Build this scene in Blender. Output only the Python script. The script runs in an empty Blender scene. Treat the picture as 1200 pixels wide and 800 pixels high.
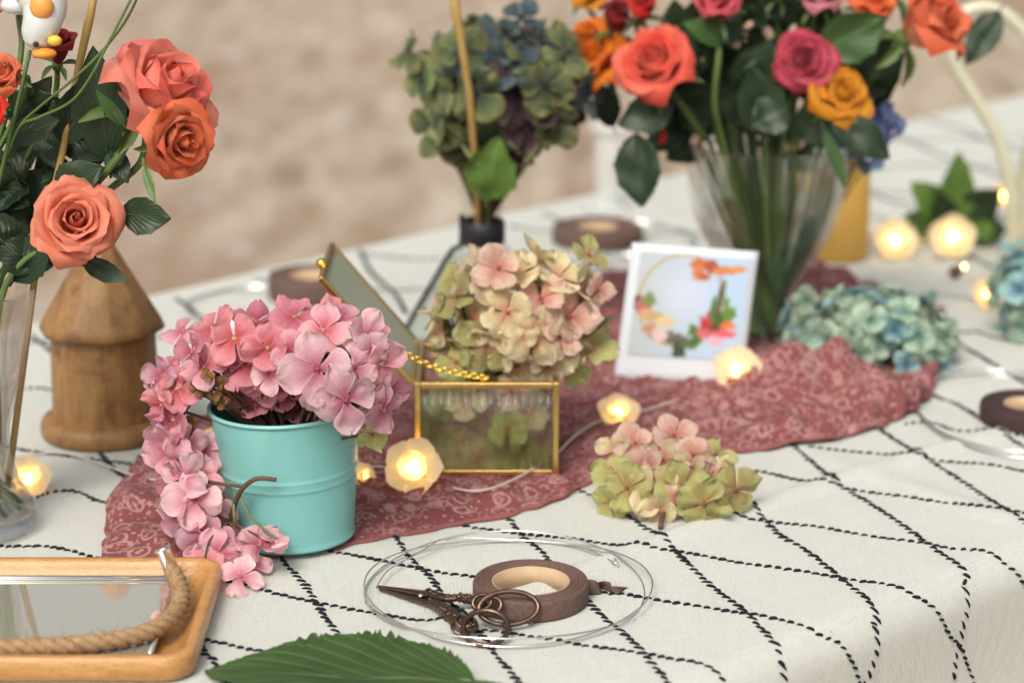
import bpy, math, random
from mathutils import Vector as V, Matrix, noise
random.seed(7)
S = bpy.context.scene
COL = S.collection
PI = math.pi
TZ = 0.75                 # table height
CH = 0.643                # camera above the table
PITCH = math.radians(16.3)
F = 85/36*1200
cp, sp = math.cos(PITCH), math.sin(PITCH)
CAM = V((0, 0, TZ+CH))

# ---------------------------------------------------------------- survey helpers
def ray(px, py):
    dx = (px-600)/F; dy = (400-py)/F
    return V((dx, cp+dy*sp, -sp+dy*cp))
def P(px, py, h=0.0):
    r = ray(px, py); t = (TZ+h-CAM.z)/r.z
    return CAM + r*t
def Q(px, py, Y):
    r = ray(px, py); return CAM + r*(Y/r.y)
def mpp(pt):              # metres per pixel at a point
    d = (pt-CAM).dot(V((0, cp, -sp))); return d/F

def lerp(a, b, t): return a+(b-a)*t
def sstep(a, b, x):
    t = max(0, min(1, (x-a)/(b-a))); return t*t*(3-2*t)
def catmull(pts, n=8):
    pts = [V(p) for p in pts]
    out = []
    for i in range(len(pts)-1):
        p0 = pts[max(i-1, 0)]; p1 = pts[i]; p2 = pts[i+1]; p3 = pts[min(i+2, len(pts)-1)]
        for k in range(n):
            t = k/n
            out.append(0.5*((2*p1)+(p2-p0)*t+(2*p0-5*p1+4*p2-p3)*t*t+(3*p1-3*p2+p3-p0)*t*t*t))
    out.append(pts[-1]); return out

# ---------------------------------------------------------------- mesh builder
ORG = {}
class MB:
    def __init__(s): s.v = []; s.f = []; s.c = []; s.a = []; s.mi = []; s.cur = 0
    def vert(s, p, c=(1, 1, 1), a=(0, 0, 0)):
        s.v.append(V(p)); s.c.append(c); s.a.append(a); return len(s.v)-1
    def face(s, *i): s.f.append(i); s.mi.append(s.cur)
    def grid(s, fn, nu, nv, closed_u=False):
        b = len(s.v)
        cu = nu if closed_u else nu+1
        for j in range(nv+1):
            for i in range(cu):
                r = fn(i/nu, j/nv)
                if isinstance(r, tuple): s.vert(*r)
                else: s.vert(r)
        for j in range(nv):
            for i in range(nu):
                i2 = (i+1) % cu if closed_u else i+1
                s.face(b+j*cu+i, b+j*cu+i2, b+(j+1)*cu+i2, b+(j+1)*cu+i)
        return s
    def lathe(s, prof, c, n=48, col=(1, 1, 1), rfn=None):
        c = V(c)
        def fn(u, v):
            k = int(round(v*(len(prof)-1))); r, z = prof[k]
            a = u*2*PI
            if rfn: r = rfn(r, z, a)
            return (c+V((r*math.cos(a), r*math.sin(a), z)), col)
        return s.grid(fn, n, len(prof)-1, True)
    def tube(s, pts, rad, n=8, cap=True, col=(1, 1, 1), flat=1.0):
        pts = [V(p) for p in pts]
        m = len(pts)
        if not hasattr(rad, '__len__'): rad = [rad]*m
        b = len(s.v)
        t0 = (pts[1]-pts[0]).normalized()
        nr = t0.orthogonal().normalized()
        for i, p in enumerate(pts):
            t = (pts[min(i+1, m-1)]-pts[max(i-1, 0)])
            if t.length < 1e-9: t = t0.copy()
            t.normalize()
            nr = (nr - t*nr.dot(t))
            if nr.length < 1e-6: nr = t.orthogonal()
            nr.normalize(); bn = t.cross(nr)
            for k in range(n):
                a = 2*PI*k/n
                s.vert(p+(nr*math.cos(a)+bn*math.sin(a)*flat)*rad[i], col, (k/n, i/m, 0))
        for i in range(m-1):
            for k in range(n):
                k2 = (k+1) % n
                s.face(b+i*n+k, b+i*n+k2, b+(i+1)*n+k2, b+(i+1)*n+k)
        if cap:
            s.face(*[b+k for k in reversed(range(n))]); s.face(*[b+(m-1)*n+k for k in range(n)])
        return s
    def torus(s, c, R, r, ax=(0, 0, 1), n=32, m=10, sx=1.0, col=(1, 1, 1), xdir=None):
        ax = V(ax).normalized()
        x = V(xdir) if xdir else ax.orthogonal()
        x = (x-ax*x.dot(ax)).normalized(); y = ax.cross(x)
        def fn(u, v):
            a = u*2*PI; b = v*2*PI
            d = x*math.cos(a)*sx+y*math.sin(a)
            dn = (x*math.cos(a)+y*math.sin(a)*sx).normalized()
            return (V(c)+d*R+dn*r*math.cos(b)+ax*r*math.sin(b), col)
        return s.grid(fn, n, m, True)
    def ball(s, c, r, n=16, m=10, sc=(1, 1, 1), rot=None, col=(1, 1, 1)):
        c = V(c)
        def fn(u, v):
            a = u*2*PI; b = PI*(v*0.998+0.001)
            p = V((math.cos(a)*math.sin(b)*sc[0], math.sin(a)*math.sin(b)*sc[1], math.cos(b)*sc[2]))*r
            if rot: p = rot @ p
            return (c+p, col)
        return s.grid(fn, n, m, True)
    def bar(s, a, b, w, h, up=(0, 0, 1), col=(1, 1, 1)):
        a = V(a); b = V(b); d = (b-a).normalized(); u = V(up); u = (u-d*u.dot(d)).normalized(); x = d.cross(u)
        i = [s.vert(p+x*sx*w/2+u*sz*h/2, col) for p in (a, b) for sx, sz in ((-1, -1), (1, -1), (1, 1), (-1, 1))]
        for q in ((0, 3, 2, 1), (4, 5, 6, 7), (0, 1, 5, 4), (1, 2, 6, 5), (2, 3, 7, 6), (3, 0, 4, 7)):
            s.face(*[i[k] for k in q])
        return s
    def build(s, name, mat, parent=None, smooth=True, org=None):
        me = bpy.data.meshes.new(name)
        if parent is not None: o0 = ORG.get(parent.name, V((0, 0, 0)))
        else: o0 = V(org) if org is not None else V((0, 0, 0))
        me.from_pydata([tuple(p-o0) for p in s.v], [], [tuple(f) for f in s.f])
        ca = me.color_attributes.new('Col', 'FLOAT_COLOR', 'POINT')
        ca.data.foreach_set('color', [x for c in s.c for x in (c[0], c[1], c[2], 1.0)])
        at = me.attributes.new('luv', 'FLOAT_VECTOR', 'POINT')
        at.data.foreach_set('vector', [x for c in s.a for x in c])
        mats = mat if isinstance(mat, (list, tuple)) else [mat]
        for m in mats: me.materials.append(m)
        me.polygons.foreach_set('material_index', s.mi)
        me.polygons.foreach_set('use_smooth', [smooth]*len(s.f))
        me.update()
        o = bpy.data.objects.new(name, me); COL.objects.link(o)
        if parent is not None: o.parent = parent
        else: o.location = o0
        ORG[o.name] = o0
        return o

def bevel(o, w=0.002, seg=2, ang=40):
    m = o.modifiers.new('b', 'BEVEL'); m.width = w; m.segments = seg; m.limit_method = 'ANGLE'; m.angle_limit = math.radians(ang)
    return o
def thing(name, label, cat, loc, group=None):
    o = bpy.data.objects.new(name, None); COL.objects.link(o); o.location = loc
    o.empty_display_size = 0.02
    ORG[o.name] = V(loc); o['label'] = label; o['category'] = cat
    if group: o['group'] = group
    return o
def tag(o, label=None, cat=None, group=None, kind=None):
    for k, x in (('label', label), ('category', cat), ('group', group), ('kind', kind)):
        if x: o[k] = x
    return o

# ---------------------------------------------------------------- materials
def new_mat(name):
    m = bpy.data.materials.new(name); m.use_nodes = True
    nt = m.node_tree; b = nt.nodes['Principled BSDF']; return m, nt, b
def node(nt, t, **kw):
    n = nt.nodes.new(t)
    for k, x in kw.items(): setattr(n, k, x)
    return n
def L(nt, a, b): nt.links.new(a, b)
def mixc(nt, fac, a, b, mode='MIX'):
    n = node(nt, 'ShaderNodeMix', data_type='RGBA', blend_type=mode)
    for i, x in ((0, fac), (6, a), (7, b)):
        if hasattr(x, 'is_output') or isinstance(x, bpy.types.NodeSocket): L(nt, x, n.inputs[i])
        else: n.inputs[i].default_value = x if i == 0 else (x[0], x[1], x[2], 1)
    return n.outputs[2]
def ramp(nt, src, stops):
    n = node(nt, 'ShaderNodeValToRGB'); L(nt, src, n.inputs[0])
    e = n.color_ramp.elements
    while len(e) < len(stops): e.new(0.5)
    for i, (p, c) in enumerate(stops):
        e[i].position = p; c = c if hasattr(c, '__len__') else (c, c, c); e[i].color = (c[0], c[1], c[2], 1)
    return n.outputs[0]
def noi(nt, scale, detail=4, vec=None, rough=0.5, dist=0):
    n = node(nt, 'ShaderNodeTexNoise'); n.inputs['Scale'].default_value = scale; n.inputs['Detail'].default_value = detail
    n.inputs['Roughness'].default_value = rough; n.inputs['Distortion'].default_value = dist
    if vec is not None: L(nt, vec, n.inputs['Vector'])
    return n.outputs['Fac']
def objc(nt, scale=None):
    t = node(nt, 'ShaderNodeTexCoord').outputs['Object']
    if scale:
        m = node(nt, 'ShaderNodeMapping'); L(nt, t, m.inputs[0]); m.inputs['Scale'].default_value = scale; return m.outputs[0]
    return t
def bump(nt, b, h, strength=0.3, dist=0.001):
    n = node(nt, 'ShaderNodeBump'); n.inputs['Strength'].default_value = strength; n.inputs['Distance'].default_value = dist
    L(nt, h, n.inputs['Height']); L(nt, n.outputs[0], b.inputs['Normal']); return n
def math_n(nt, op, a, b=None, c=None):
    n = node(nt, 'ShaderNodeMath', operation=op)
    for i, x in enumerate((a, b, c)):
        if x is None: continue
        if isinstance(x, bpy.types.NodeSocket): L(nt, x, n.inputs[i])
        else: n.inputs[i].default_value = x
    return n.outputs[0]

def plain(name, col, rough=0.5, metal=0.0, var=0.15, nscale=60, bumps=0.15, bscale=300, coat=0, spec=0.5):
    m, nt, b = new_mat(name); oc = objc(nt)
    c = mixc(nt, noi(nt, nscale, 5, oc), [x*(1-var) for x in col], [min(1, x*(1+var)) for x in col])
    L(nt, c, b.inputs['Base Color']); b.inputs['Roughness'].default_value = rough; b.inputs['Metallic'].default_value = metal
    b.inputs['Coat Weight'].default_value = coat; b.inputs['Specular IOR Level'].default_value = spec
    if bumps: bump(nt, b, noi(nt, bscale, 4, oc), bumps, 0.0006)
    return m
def petal_mat(name, trans=0.3, var=0.25, rough=0.55, bscale=500, hue=0.0, vk=0.8):
    m, nt, b = new_mat(name)
    at = node(nt, 'ShaderNodeAttribute', attribute_name='Col').outputs['Color']
    oi = node(nt, 'ShaderNodeObjectInfo').outputs['Random']
    oc = objc(nt)
    hsv = node(nt, 'ShaderNodeHueSaturation'); L(nt, at, hsv.inputs['Color'])
    L(nt, math_n(nt, 'MULTIPLY_ADD', oi, var*1.6, 1-var*0.8), hsv.inputs['Value'])
    if hue: L(nt, math_n(nt, 'MULTIPLY_ADD', oi, hue, 0.5-hue/2), hsv.inputs['Hue'])
    c = mixc(nt, 0.75, hsv.outputs[0], mixc(nt, noi(nt, 90, 5, oc, 0.6), (0.85, 0.82, 0.82), (1.15, 1.12, 1.12)), 'MULTIPLY')
    L(nt, c, b.inputs['Base Color']); b.inputs['Roughness'].default_value = rough
    b.inputs['Specular IOR Level'].default_value = 0.3
    b.inputs['Sheen Weight'].default_value = 0.15
    # fine veins running along the petal
    luv = node(nt, 'ShaderNodeAttribute', attribute_name='luv').outputs['Vector']
    mp = node(nt, 'ShaderNodeMapping'); L(nt, luv, mp.inputs[0]); mp.inputs['Scale'].default_value = (9, 1.2, 1)
    vn = noi(nt, 3.0, 4, mp.outputs[0], 0.6)
    bump(nt, b, vn, 0.5*vk+0.05, 0.0014)
    c = mixc(nt, vk, c, ramp(nt, vn, [(0.30, (0.72, 0.66, 0.68)), (0.5, (1.0, 1.0, 1.0)), (0.7, (1.12, 1.14, 1.12))]), 'MULTIPLY')
    c = mixc(nt, ramp(nt, noi(nt, 420, 2, oc), [(0.70, 0), (0.76, 0.6)]), c, (0.25, 0.12, 0.08))
    L(nt, c, b.inputs['Base Color'])
    tr = node(nt, 'ShaderNodeBsdfTranslucent'); L(nt, c, tr.inputs['Color'])
    mx = node(nt, 'ShaderNodeMixShader'); mx.inputs[0].default_value = trans
    L(nt, b.outputs[0], mx.inputs[1]); L(nt, tr.outputs[0], mx.inputs[2])
    L(nt, mx.outputs[0], nt.nodes['Material Output'].inputs[0]); return m
def leaf_mat(name, dark, light, vein, rough=0.42, nv=9.0, slant=0.45, trans=0.2, bs=0.22):
    m, nt, b = new_mat(name)
    luv = node(nt, 'ShaderNodeAttribute', attribute_name='luv').outputs['Vector']
    sx = node(nt, 'ShaderNodeSeparateXYZ'); L(nt, luv, sx.inputs[0])
    au = math_n(nt, 'ABSOLUTE', sx.outputs[0])
    t = math_n(nt, 'MULTIPLY', math_n(nt, 'SUBTRACT', sx.outputs[1], math_n(nt, 'MULTIPLY', math_n(nt, 'POWER', au, 0.85), slant)), nv)
    fr = math_n(nt, 'PINGPONG', t, 0.5)
    side = ramp(nt, fr, [(0.0, 1), (0.10, 0), (1, 0)])
    mid = ramp(nt, au, [(0.0, 1), (0.05, 0), (1, 0)])
    vn = math_n(nt, 'MAXIMUM', math_n(nt, 'MULTIPLY', side, 0.55), mid)
    oi = node(nt, 'ShaderNodeObjectInfo').outputs['Random']
    base = mixc(nt, math_n(nt, 'ADD', math_n(nt, 'MULTIPLY', noi(nt, 40, 5, objc(nt)), 0.7), math_n(nt, 'MULTIPLY', oi, 0.3)), dark, light)
    c = mixc(nt, vn, base, vein)
    L(nt, c, b.inputs['Base Color']); b.inputs['Roughness'].default_value = rough
    hgt = math_n(nt, 'ADD', math_n(nt, 'MULTIPLY', ramp(nt, fr, [(0, 0), (0.35, 1), (1, 1)]), 0.8), math_n(nt, 'MULTIPLY', noi(nt, 260, 4, objc(nt)), 0.4))
    bump(nt, b, hgt, bs, 0.0012)
    tr = node(nt, 'ShaderNodeBsdfTranslucent'); L(nt, c, tr.inputs['Color'])
    mx = node(nt, 'ShaderNodeMixShader'); mx.inputs[0].default_value = trans
    L(nt, b.outputs[0], mx.inputs[1]); L(nt, tr.outputs[0], mx.inputs[2])
    L(nt, mx.outputs[0], nt.nodes['Material Output'].inputs[0]); return m
def attr_mat(name, rough=0.5, spec=0.5, coat=0, metal=0):
    m, nt, b = new_mat(name)
    L(nt, node(nt, 'ShaderNodeAttribute', attribute_name='Col').outputs['Color'], b.inputs['Base Color'])
    b.inputs['Roughness'].default_value = rough; b.inputs['Specular IOR Level'].default_value = spec; b.inputs['Coat Weight'].default_value = coat
    b.inputs['Metallic'].default_value = metal
    return m
def glass_mat(name, col=(1, 1, 1), rough=0.0, ior=1.47):
    m, nt, b = new_mat(name); b.inputs['Base Color'].default_value = (*col, 1)
    b.inputs['Transmission Weight'].default_value = 1; b.inputs['Roughness'].default_value = rough; b.inputs['IOR'].default_value = ior
    return m
def thin_glass(name, tint=(0.93, 0.96, 0.94), refl=0.12, ribs=0, rough=0.02, milky=0.0):
    m, nt, b = new_mat(name)
    tp = node(nt, 'ShaderNodeBsdfTransparent'); tp.inputs[0].default_value = (*tint, 1)
    gl = node(nt, 'ShaderNodeBsdfGlossy'); gl.inputs['Roughness'].default_value = rough; gl.inputs[0].default_value = (1, 1, 1, 1)
    lw = node(nt, 'ShaderNodeLayerWeight'); lw.inputs[0].default_value = 0.5
    fac = math_n(nt, 'ADD', math_n(nt, 'MULTIPLY', math_n(nt, 'POWER', lw.outputs['Facing'], 4.0), 0.8), refl)
    mx = node(nt, 'ShaderNodeMixShader'); L(nt, fac, mx.inputs[0]); L(nt, tp.outputs[0], mx.inputs[1]); L(nt, gl.outputs[0], mx.inputs[2])
    out = mx.outputs[0]
    if milky:
        df = node(nt, 'ShaderNodeBsdfDiffuse'); df.inputs[0].default_value = (0.50, 0.53, 0.42, 1)  # even greyish green diffuse share that clouds the pane
        m2 = node(nt, 'ShaderNodeMixShader'); m2.inputs[0].default_value = milky; L(nt, out, m2.inputs[1]); L(nt, df.outputs[0], m2.inputs[2]); out = m2.outputs[0]
    L(nt, out, nt.nodes['Material Output'].inputs[0]); return m
def wood_mat(name, a, b_, ring=30, axis=(1, 1, 8), rough=0.45, coat=0.2, streak=0.6, dark=None):
    m, nt, b = new_mat(name); oc = objc(nt, axis)
    n1 = noi(nt, ring, 6, oc, 0.65, 0.6); n2 = noi(nt, ring*4, 4, oc, 0.6)
    f = math_n(nt, 'ADD', math_n(nt, 'MULTIPLY', n1, streak), math_n(nt, 'MULTIPLY', n2, 1-streak))
    c = ramp(nt, f, [(0.3, b_), (0.5, [(x+y)/2 for x, y in zip(a, b_)]), (0.68, a)])
    if dark:
        c = mixc(nt, ramp(nt, noi(nt, 24, 5, objc(nt), 0.6, 0.8), [(0.52, 0), (0.68, 1)]), c, dark)
    L(nt, c, b.inputs['Base Color']); b.inputs['Roughness'].default_value = rough; b.inputs['Coat Weight'].default_value = coat
    b.inputs['Coat Roughness'].default_value = 0.3
    fine = noi(nt, ring*14, 3, oc, 0.7)
    c = mixc(nt, 0.8, c, ramp(nt, fine, [(0.36, (0.62, 0.55, 0.5)), (0.5, (1, 1, 1)), (0.7, (1.1, 1.1, 1.1))]), 'MULTIPLY'); L(nt, c, b.inputs['Base Color'])
    bump(nt, b, math_n(nt, 'ADD', f, math_n(nt, 'MULTIPLY', fine, 0.5)), 0.5, 0.0014); return m

M = {}
# cloth
m, nt, b = new_mat('cloth'); oc = objc(nt)
wv = node(nt, 'ShaderNodeTexWave'); wv.inputs['Scale'].default_value = 330; L(nt, oc, wv.inputs[0]); wv.inputs['Distortion'].default_value = 0.6
wv2 = node(nt, 'ShaderNodeTexWave', bands_direction='Y'); wv2.inputs['Scale'].default_value = 330; L(nt, oc, wv2.inputs[0]); wv2.inputs['Distortion'].default_value = 0.6
wz = node(nt, 'ShaderNodeTexWave', bands_direction='Z'); wz.inputs['Scale'].default_value = 330; L(nt, oc, wz.inputs[0])
weave = math_n(nt, 'ADD', math_n(nt, 'ADD', wv.outputs['Fac'], wv2.outputs['Fac']), math_n(nt, 'ADD', wz.outputs['Fac'], math_n(nt, 'MULTIPLY', noi(nt, 900, 3, oc), 2.0)))
c = mixc(nt, noi(nt, 6, 6, oc, 0.6), (0.67, 0.69, 0.635), (0.78, 0.79, 0.73))
c = mixc(nt, 0.5, c, mixc(nt, math_n(nt, 'MULTIPLY_ADD', noi(nt, 420, 3, objc(nt, (1, 0.12, 1))), 0.5, math_n(nt, 'MULTIPLY', noi(nt, 420, 3, objc(nt, (0.12, 1, 1))), 0.5)), (0.62, 0.62, 0.62), (1.28, 1.28, 1.28)), 'MULTIPLY')
c = mixc(nt, ramp(nt, noi(nt, 150, 2, oc), [(0.74, 0), (0.80, 1)]), c, (0.42, 0.40, 0.36))
L(nt, c, b.inputs['Base Color']); b.inputs['Roughness'].default_value = 0.9; b.inputs['Sheen Weight'].default_value = 0.2
b.inputs['Specular IOR Level'].default_value = 0.15
bump(nt, b, weave, 0.6, 0.0012); M['cloth'] = m
M['thread'] = plain('thread', (0.012, 0.014, 0.022), 0.85, var=0.5, nscale=200, bumps=0.4, bscale=1500, spec=0.2)
# scarf
m, nt, b = new_mat('scarf'); oc = objc(nt)
dn = node(nt, 'ShaderNodeTexNoise'); dn.inputs['Scale'].default_value = 18; L(nt, oc, dn.inputs['Vector'])
dv = node(nt, 'ShaderNodeVectorMath', operation='MULTIPLY_ADD'); L(nt, dn.outputs['Color'], dv.inputs[0]); dv.inputs[1].default_value = (0.03, 0.03, 0.03); L(nt, oc, dv.inputs[2])
fl = node(nt, 'ShaderNodeVectorMath', operation='MULTIPLY'); L(nt, dv.outputs[0], fl.inputs[0]); fl.inputs[1].default_value = (1, 1, 1)
def vor(scale, feat='F1'):
    n = node(nt, 'ShaderNodeTexVoronoi', feature=feat); n.inputs['Scale'].default_value = scale; L(nt, fl.outputs[0], n.inputs['Vector']); return n.outputs['Distance']
v1 = vor(48)
rings = ramp(nt, v1, [(0.0, 1), (0.08, 1), (0.11, 0), (0.25, 0), (0.28, 1), (0.34, 1), (0.37, 0)])
petl = ramp(nt, vor(210), [(0.0, 1), (0.27, 1), (0.36, 0)])
vine = ramp(nt, vor(130, 'DISTANCE_TO_EDGE'), [(0.0, 0), (0.03, 1), (0.075, 1), (0.11, 0)])
msk = ramp(nt, noi(nt, 50, 2, fl.outputs[0]), [(0.44, 0), (0.50, 1)])
pat = math_n(nt, 'MAXIMUM', rings, math_n(nt, 'MAXIMUM', math_n(nt, 'MULTIPLY', petl, msk), math_n(nt, 'MULTIPLY', vine, math_n(nt, 'SUBTRACT', 1.0, msk))))
red = mixc(nt, noi(nt, 12, 4, oc), (0.15, 0.045, 0.048), (0.26, 0.082, 0.080))
c = mixc(nt, math_n(nt, 'MULTIPLY', pat, 0.42), red, (0.60, 0.40, 0.37))
L(nt, c, b.inputs['Base Color']); b.inputs['Roughness'].default_value = 0.9; b.inputs['Sheen Weight'].default_value = 0.0; b.inputs['Specular IOR Level'].default_value = 0.2
bump(nt, b, noi(nt, 900, 2, oc), 0.4, 0.0005); M['scarf'] = m
M['scarfhem'] = plain('scarfhem', (0.25, 0.080, 0.075), 0.85, bumps=0.4, bscale=900)
# ground
m, nt, b = new_mat('sand'); oc = objc(nt)
c = ramp(nt, noi(nt, 8.0, 7, objc(nt, (1, 0.28, 1)), 0.6, 0.5), [(0.30, (0.22, 0.145, 0.09)), (0.44, (0.37, 0.285, 0.205)), (0.54, (0.44, 0.36, 0.27)), (0.70, (0.56, 0.49, 0.40))])
c = mixc(nt, ramp(nt, noi(nt, 1.6, 4, objc(nt, (1, 0.3, 1))), [(0.50, 0), (0.66, 0.75)]), c, (0.30, 0.19, 0.13))
c = mixc(nt, ramp(nt, noi(nt, 7, 3, objc(nt, (1, 0.3, 1))), [(0.62, 0), (0.72, 0.6)]), c, (0.62, 0.58, 0.55))
L(nt, c, b.inputs['Base Color']); b.inputs['Roughness'].default_value = 0.95
bump(nt, b, noi(nt, 14, 8, oc, 0.7), 0.6, 0.03); M['sand'] = m
M['pebble'] = plain('pebble', (0.42, 0.37, 0.33), 0.8, var=0.5, nscale=8)
M['petal'] = petal_mat('petal', 0.38, 0.15, vk=0.3)
M['floret'] = petal_mat('floret', 0.38, 0.28, 0.6, hue=0.03)
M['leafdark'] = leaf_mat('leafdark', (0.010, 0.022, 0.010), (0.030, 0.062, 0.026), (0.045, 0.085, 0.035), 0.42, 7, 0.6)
M['leafmid'] = leaf_mat('leafmid', (0.03, 0.075, 0.02), (0.07, 0.15, 0.04), (0.14, 0.24, 0.09), 0.45, 9)
M['leafbig'] = leaf_mat('leafbig', (0.014, 0.034, 0.010), (0.060, 0.120, 0.030), (0.17, 0.25, 0.10), 0.45, 9, 0.55, bs=0.3)
M['leafbright'] = leaf_mat('leafbright', (0.08, 0.18, 0.03), (0.16, 0.30, 0.06), (0.25, 0.38, 0.12), 0.45, 8)
M['leafpale'] = leaf_mat('leafpale', (0.14, 0.20, 0.08), (0.24, 0.30, 0.13), (0.35, 0.40, 0.2), 0.5, 9)
M['stem'] = plain('stem', (0.085, 0.15, 0.035), 0.5, var=0.35, nscale=80)
M['stemdark'] = plain('stemdark', (0.035, 0.06, 0.022), 0.55, var=0.4, nscale=80)
M['twig'] = plain('twig', (0.10, 0.055, 0.028), 0.7, var=0.5, nscale=90, bumps=0.5, bscale=500)
M['bamboo'] = plain('bamboo', (0.42, 0.27, 0.085), 0.5, var=0.35, nscale=40)
M['brass'] = plain('brass', (0.80, 0.56, 0.20), 0.27, 1.0, var=0.15, nscale=50, bumps=0.1)
M['chain'] = plain('chain', (0.85, 0.60, 0.12), 0.25, 1.0, bumps=0)
M['silver'] = plain('silver', (0.86, 0.86, 0.84), 0.16, 1.0, var=0.05, bumps=0.05)
M['mirror'] = plain('mirror', (0.92, 0.88, 0.74), 0.05, 0.78, var=0.02, bumps=0)
M['bronze'] = plain('bronze', (0.15, 0.095, 0.07), 0.30, 0.9, var=0.45, nscale=120, bumps=0.35, bscale=500)
M['teal'] = plain('teal', (0.195, 0.49, 0.47), 0.36, 0.0, var=0.035, nscale=14, bumps=0.05, bscale=60, coat=0.15)
m = M['teal']; nt = m.node_tree; b = nt.nodes['Principled BSDF']
L(nt, ramp(nt, noi(nt, 35, 6, objc(nt, (1, 1, 3)), 0.7), [(0.35, 0.26), (0.65, 0.5)]), b.inputs['Roughness'])
bump(nt, b, math_n(nt, 'ADD', noi(nt, 22, 2, objc(nt)), math_n(nt, 'MULTIPLY', noi(nt, 300, 3, objc(nt)), 0.12)), 0.25, 0.0022)
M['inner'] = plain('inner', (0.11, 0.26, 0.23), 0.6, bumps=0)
M['tape'] = plain('tape', (0.13, 0.076, 0.060), 0.8, var=0.6, nscale=420, bumps=1.0, bscale=650)
M['tapedark'] = plain('tapedark', (0.045, 0.022, 0.024), 0.8, var=0.35, nscale=160, bumps=0.8, bscale=650)
M['tapecore'] = plain('tapecore', (0.50, 0.36, 0.22), 0.75, var=0.15, nscale=120)
M['card'] = plain('card', (0.62, 0.66, 0.71), 0.4, var=0.03, bumps=0.05)
M['picture'] = attr_mat('picture', 0.25)
M['candle'] = plain('candle', (0.60, 0.36, 0.075), 0.55, var=0.12, nscale=18, bumps=0.1, bscale=60)
M['cream'] = plain('cream', (0.60, 0.585, 0.44), 0.35, var=0.06, nscale=15, coat=0.3)
M['ceramic'] = plain('ceramic', (0.62, 0.64, 0.62), 0.25, var=0.05, nscale=15, coat=0.4)
m, nt, b = new_mat('frosted'); b.inputs['Base Color'].default_value = (.75, .78, .76, 1); b.inputs['Roughness'].default_value = .3
tp = node(nt, 'ShaderNodeBsdfTransparent'); mx = node(nt, 'ShaderNodeMixShader'); mx.inputs[0].default_value = .62; L(nt, b.outputs[0], mx.inputs[1]); L(nt, tp.outputs[0], mx.inputs[2]); L(nt, mx.outputs[0], nt.nodes['Material Output'].inputs[0])
M['frosted'] = m
M['black'] = plain('black', (0.012, 0.012, 0.017), 0.5, var=0.3)
M['glass'] = glass_mat('glass', (0.99, 1.0, 0.995))
nt = M['glass'].node_tree; tp = node(nt, 'ShaderNodeBsdfTransparent'); mx = node(nt, 'ShaderNodeMixShader'); mx.inputs[0].default_value = 0.58; L(nt, nt.nodes['Principled BSDF'].outputs[0], mx.inputs[1]); L(nt, tp.outputs[0], mx.inputs[2]); L(nt, mx.outputs[0], nt.nodes['Material Output'].inputs[0])
M['water'] = glass_mat('water', (0.93, 0.96, 0.93), 0, 1.33)
M['thin'] = thin_glass('thin')
M['vaseglass'] = thin_glass('vaseglass', (0.90, 0.93, 0.90), 0.04)
M['lidglass'] = thin_glass('lidglass', (0.62, 0.66, 0.60), 0.10, rough=0.12, milky=0.62)
M['ribglass'] = glass_mat('ribglass', (0.97, 1.0, 0.95), 0.0, 1.5)
nt = M['ribglass'].node_tree; tp = node(nt, 'ShaderNodeBsdfTransparent'); tp.inputs[0].default_value = (.93, .96, .92, 1)
mx = node(nt, 'ShaderNodeMixShader'); mx.inputs[0].default_value = 0.60; L(nt, nt.nodes['Principled BSDF'].outputs[0], mx.inputs[1]); L(nt, tp.outputs[0], mx.inputs[2])
df = node(nt, 'ShaderNodeBsdfTranslucent'); df.inputs[0].default_value = (.85, .88, .80, 1); m2 = node(nt, 'ShaderNodeMixShader'); m2.inputs[0].default_value = .07; L(nt, mx.outputs[0], m2.inputs[1]); L(nt, df.outputs[0], m2.inputs[2]); mx = m2; L(nt, mx.outputs[0], nt.nodes['Material Output'].inputs[0])
M['rope'] = plain('rope', (0.36, 0.225, 0.115), 0.9, var=0.4, nscale=250, bumps=1.0, bscale=900)
M['traywood'] = wood_mat('traywood', (0.66, 0.36, 0.12), (0.42, 0.19, 0.05), 14, (1.2, 9, 9), 0.35, 0.35)
M['housewood'] = wood_mat('housewood', (0.42, 0.235, 0.085), (0.21, 0.10, 0.03), 22, (5, 5, 1), 0.55, 0.1, dark=(0.16, 0.075, 0.025))
m, nt, b = new_mat('lightpetal'); b.inputs['Base Color'].default_value = (0.85, 0.76, 0.58, 1); b.inputs['Roughness'].default_value = 0.35
b.inputs['Emission Color'].default_value = (1.0, 0.68, 0.28, 1); b.inputs['Emission Strength'].default_value = 0.26
tr = node(nt, 'ShaderNodeBsdfTranslucent'); tr.inputs[0].default_value = (0.95, 0.86, 0.66, 1)
mx = node(nt, 'ShaderNodeMixShader'); mx.inputs[0].default_value = 0.45; L(nt, b.outputs[0], mx.inputs[1]); L(nt, tr.outputs[0], mx.inputs[2]); L(nt, mx.outputs[0], nt.nodes['Material Output'].inputs[0])
M['lightpetal'] = m
def emit(name, col, st):
    m, nt, b = new_mat(name); b.inputs['Emission Color'].default_value = (*col, 1); b.inputs['Emission Strength'].default_value = st; return m
M['bulb'] = emit('bulb', (1.0, 0.64, 0.20), 12)
M['cable'] = plain('cable', (0.62, 0.58, 0.50), 0.4, bumps=0)

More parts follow.
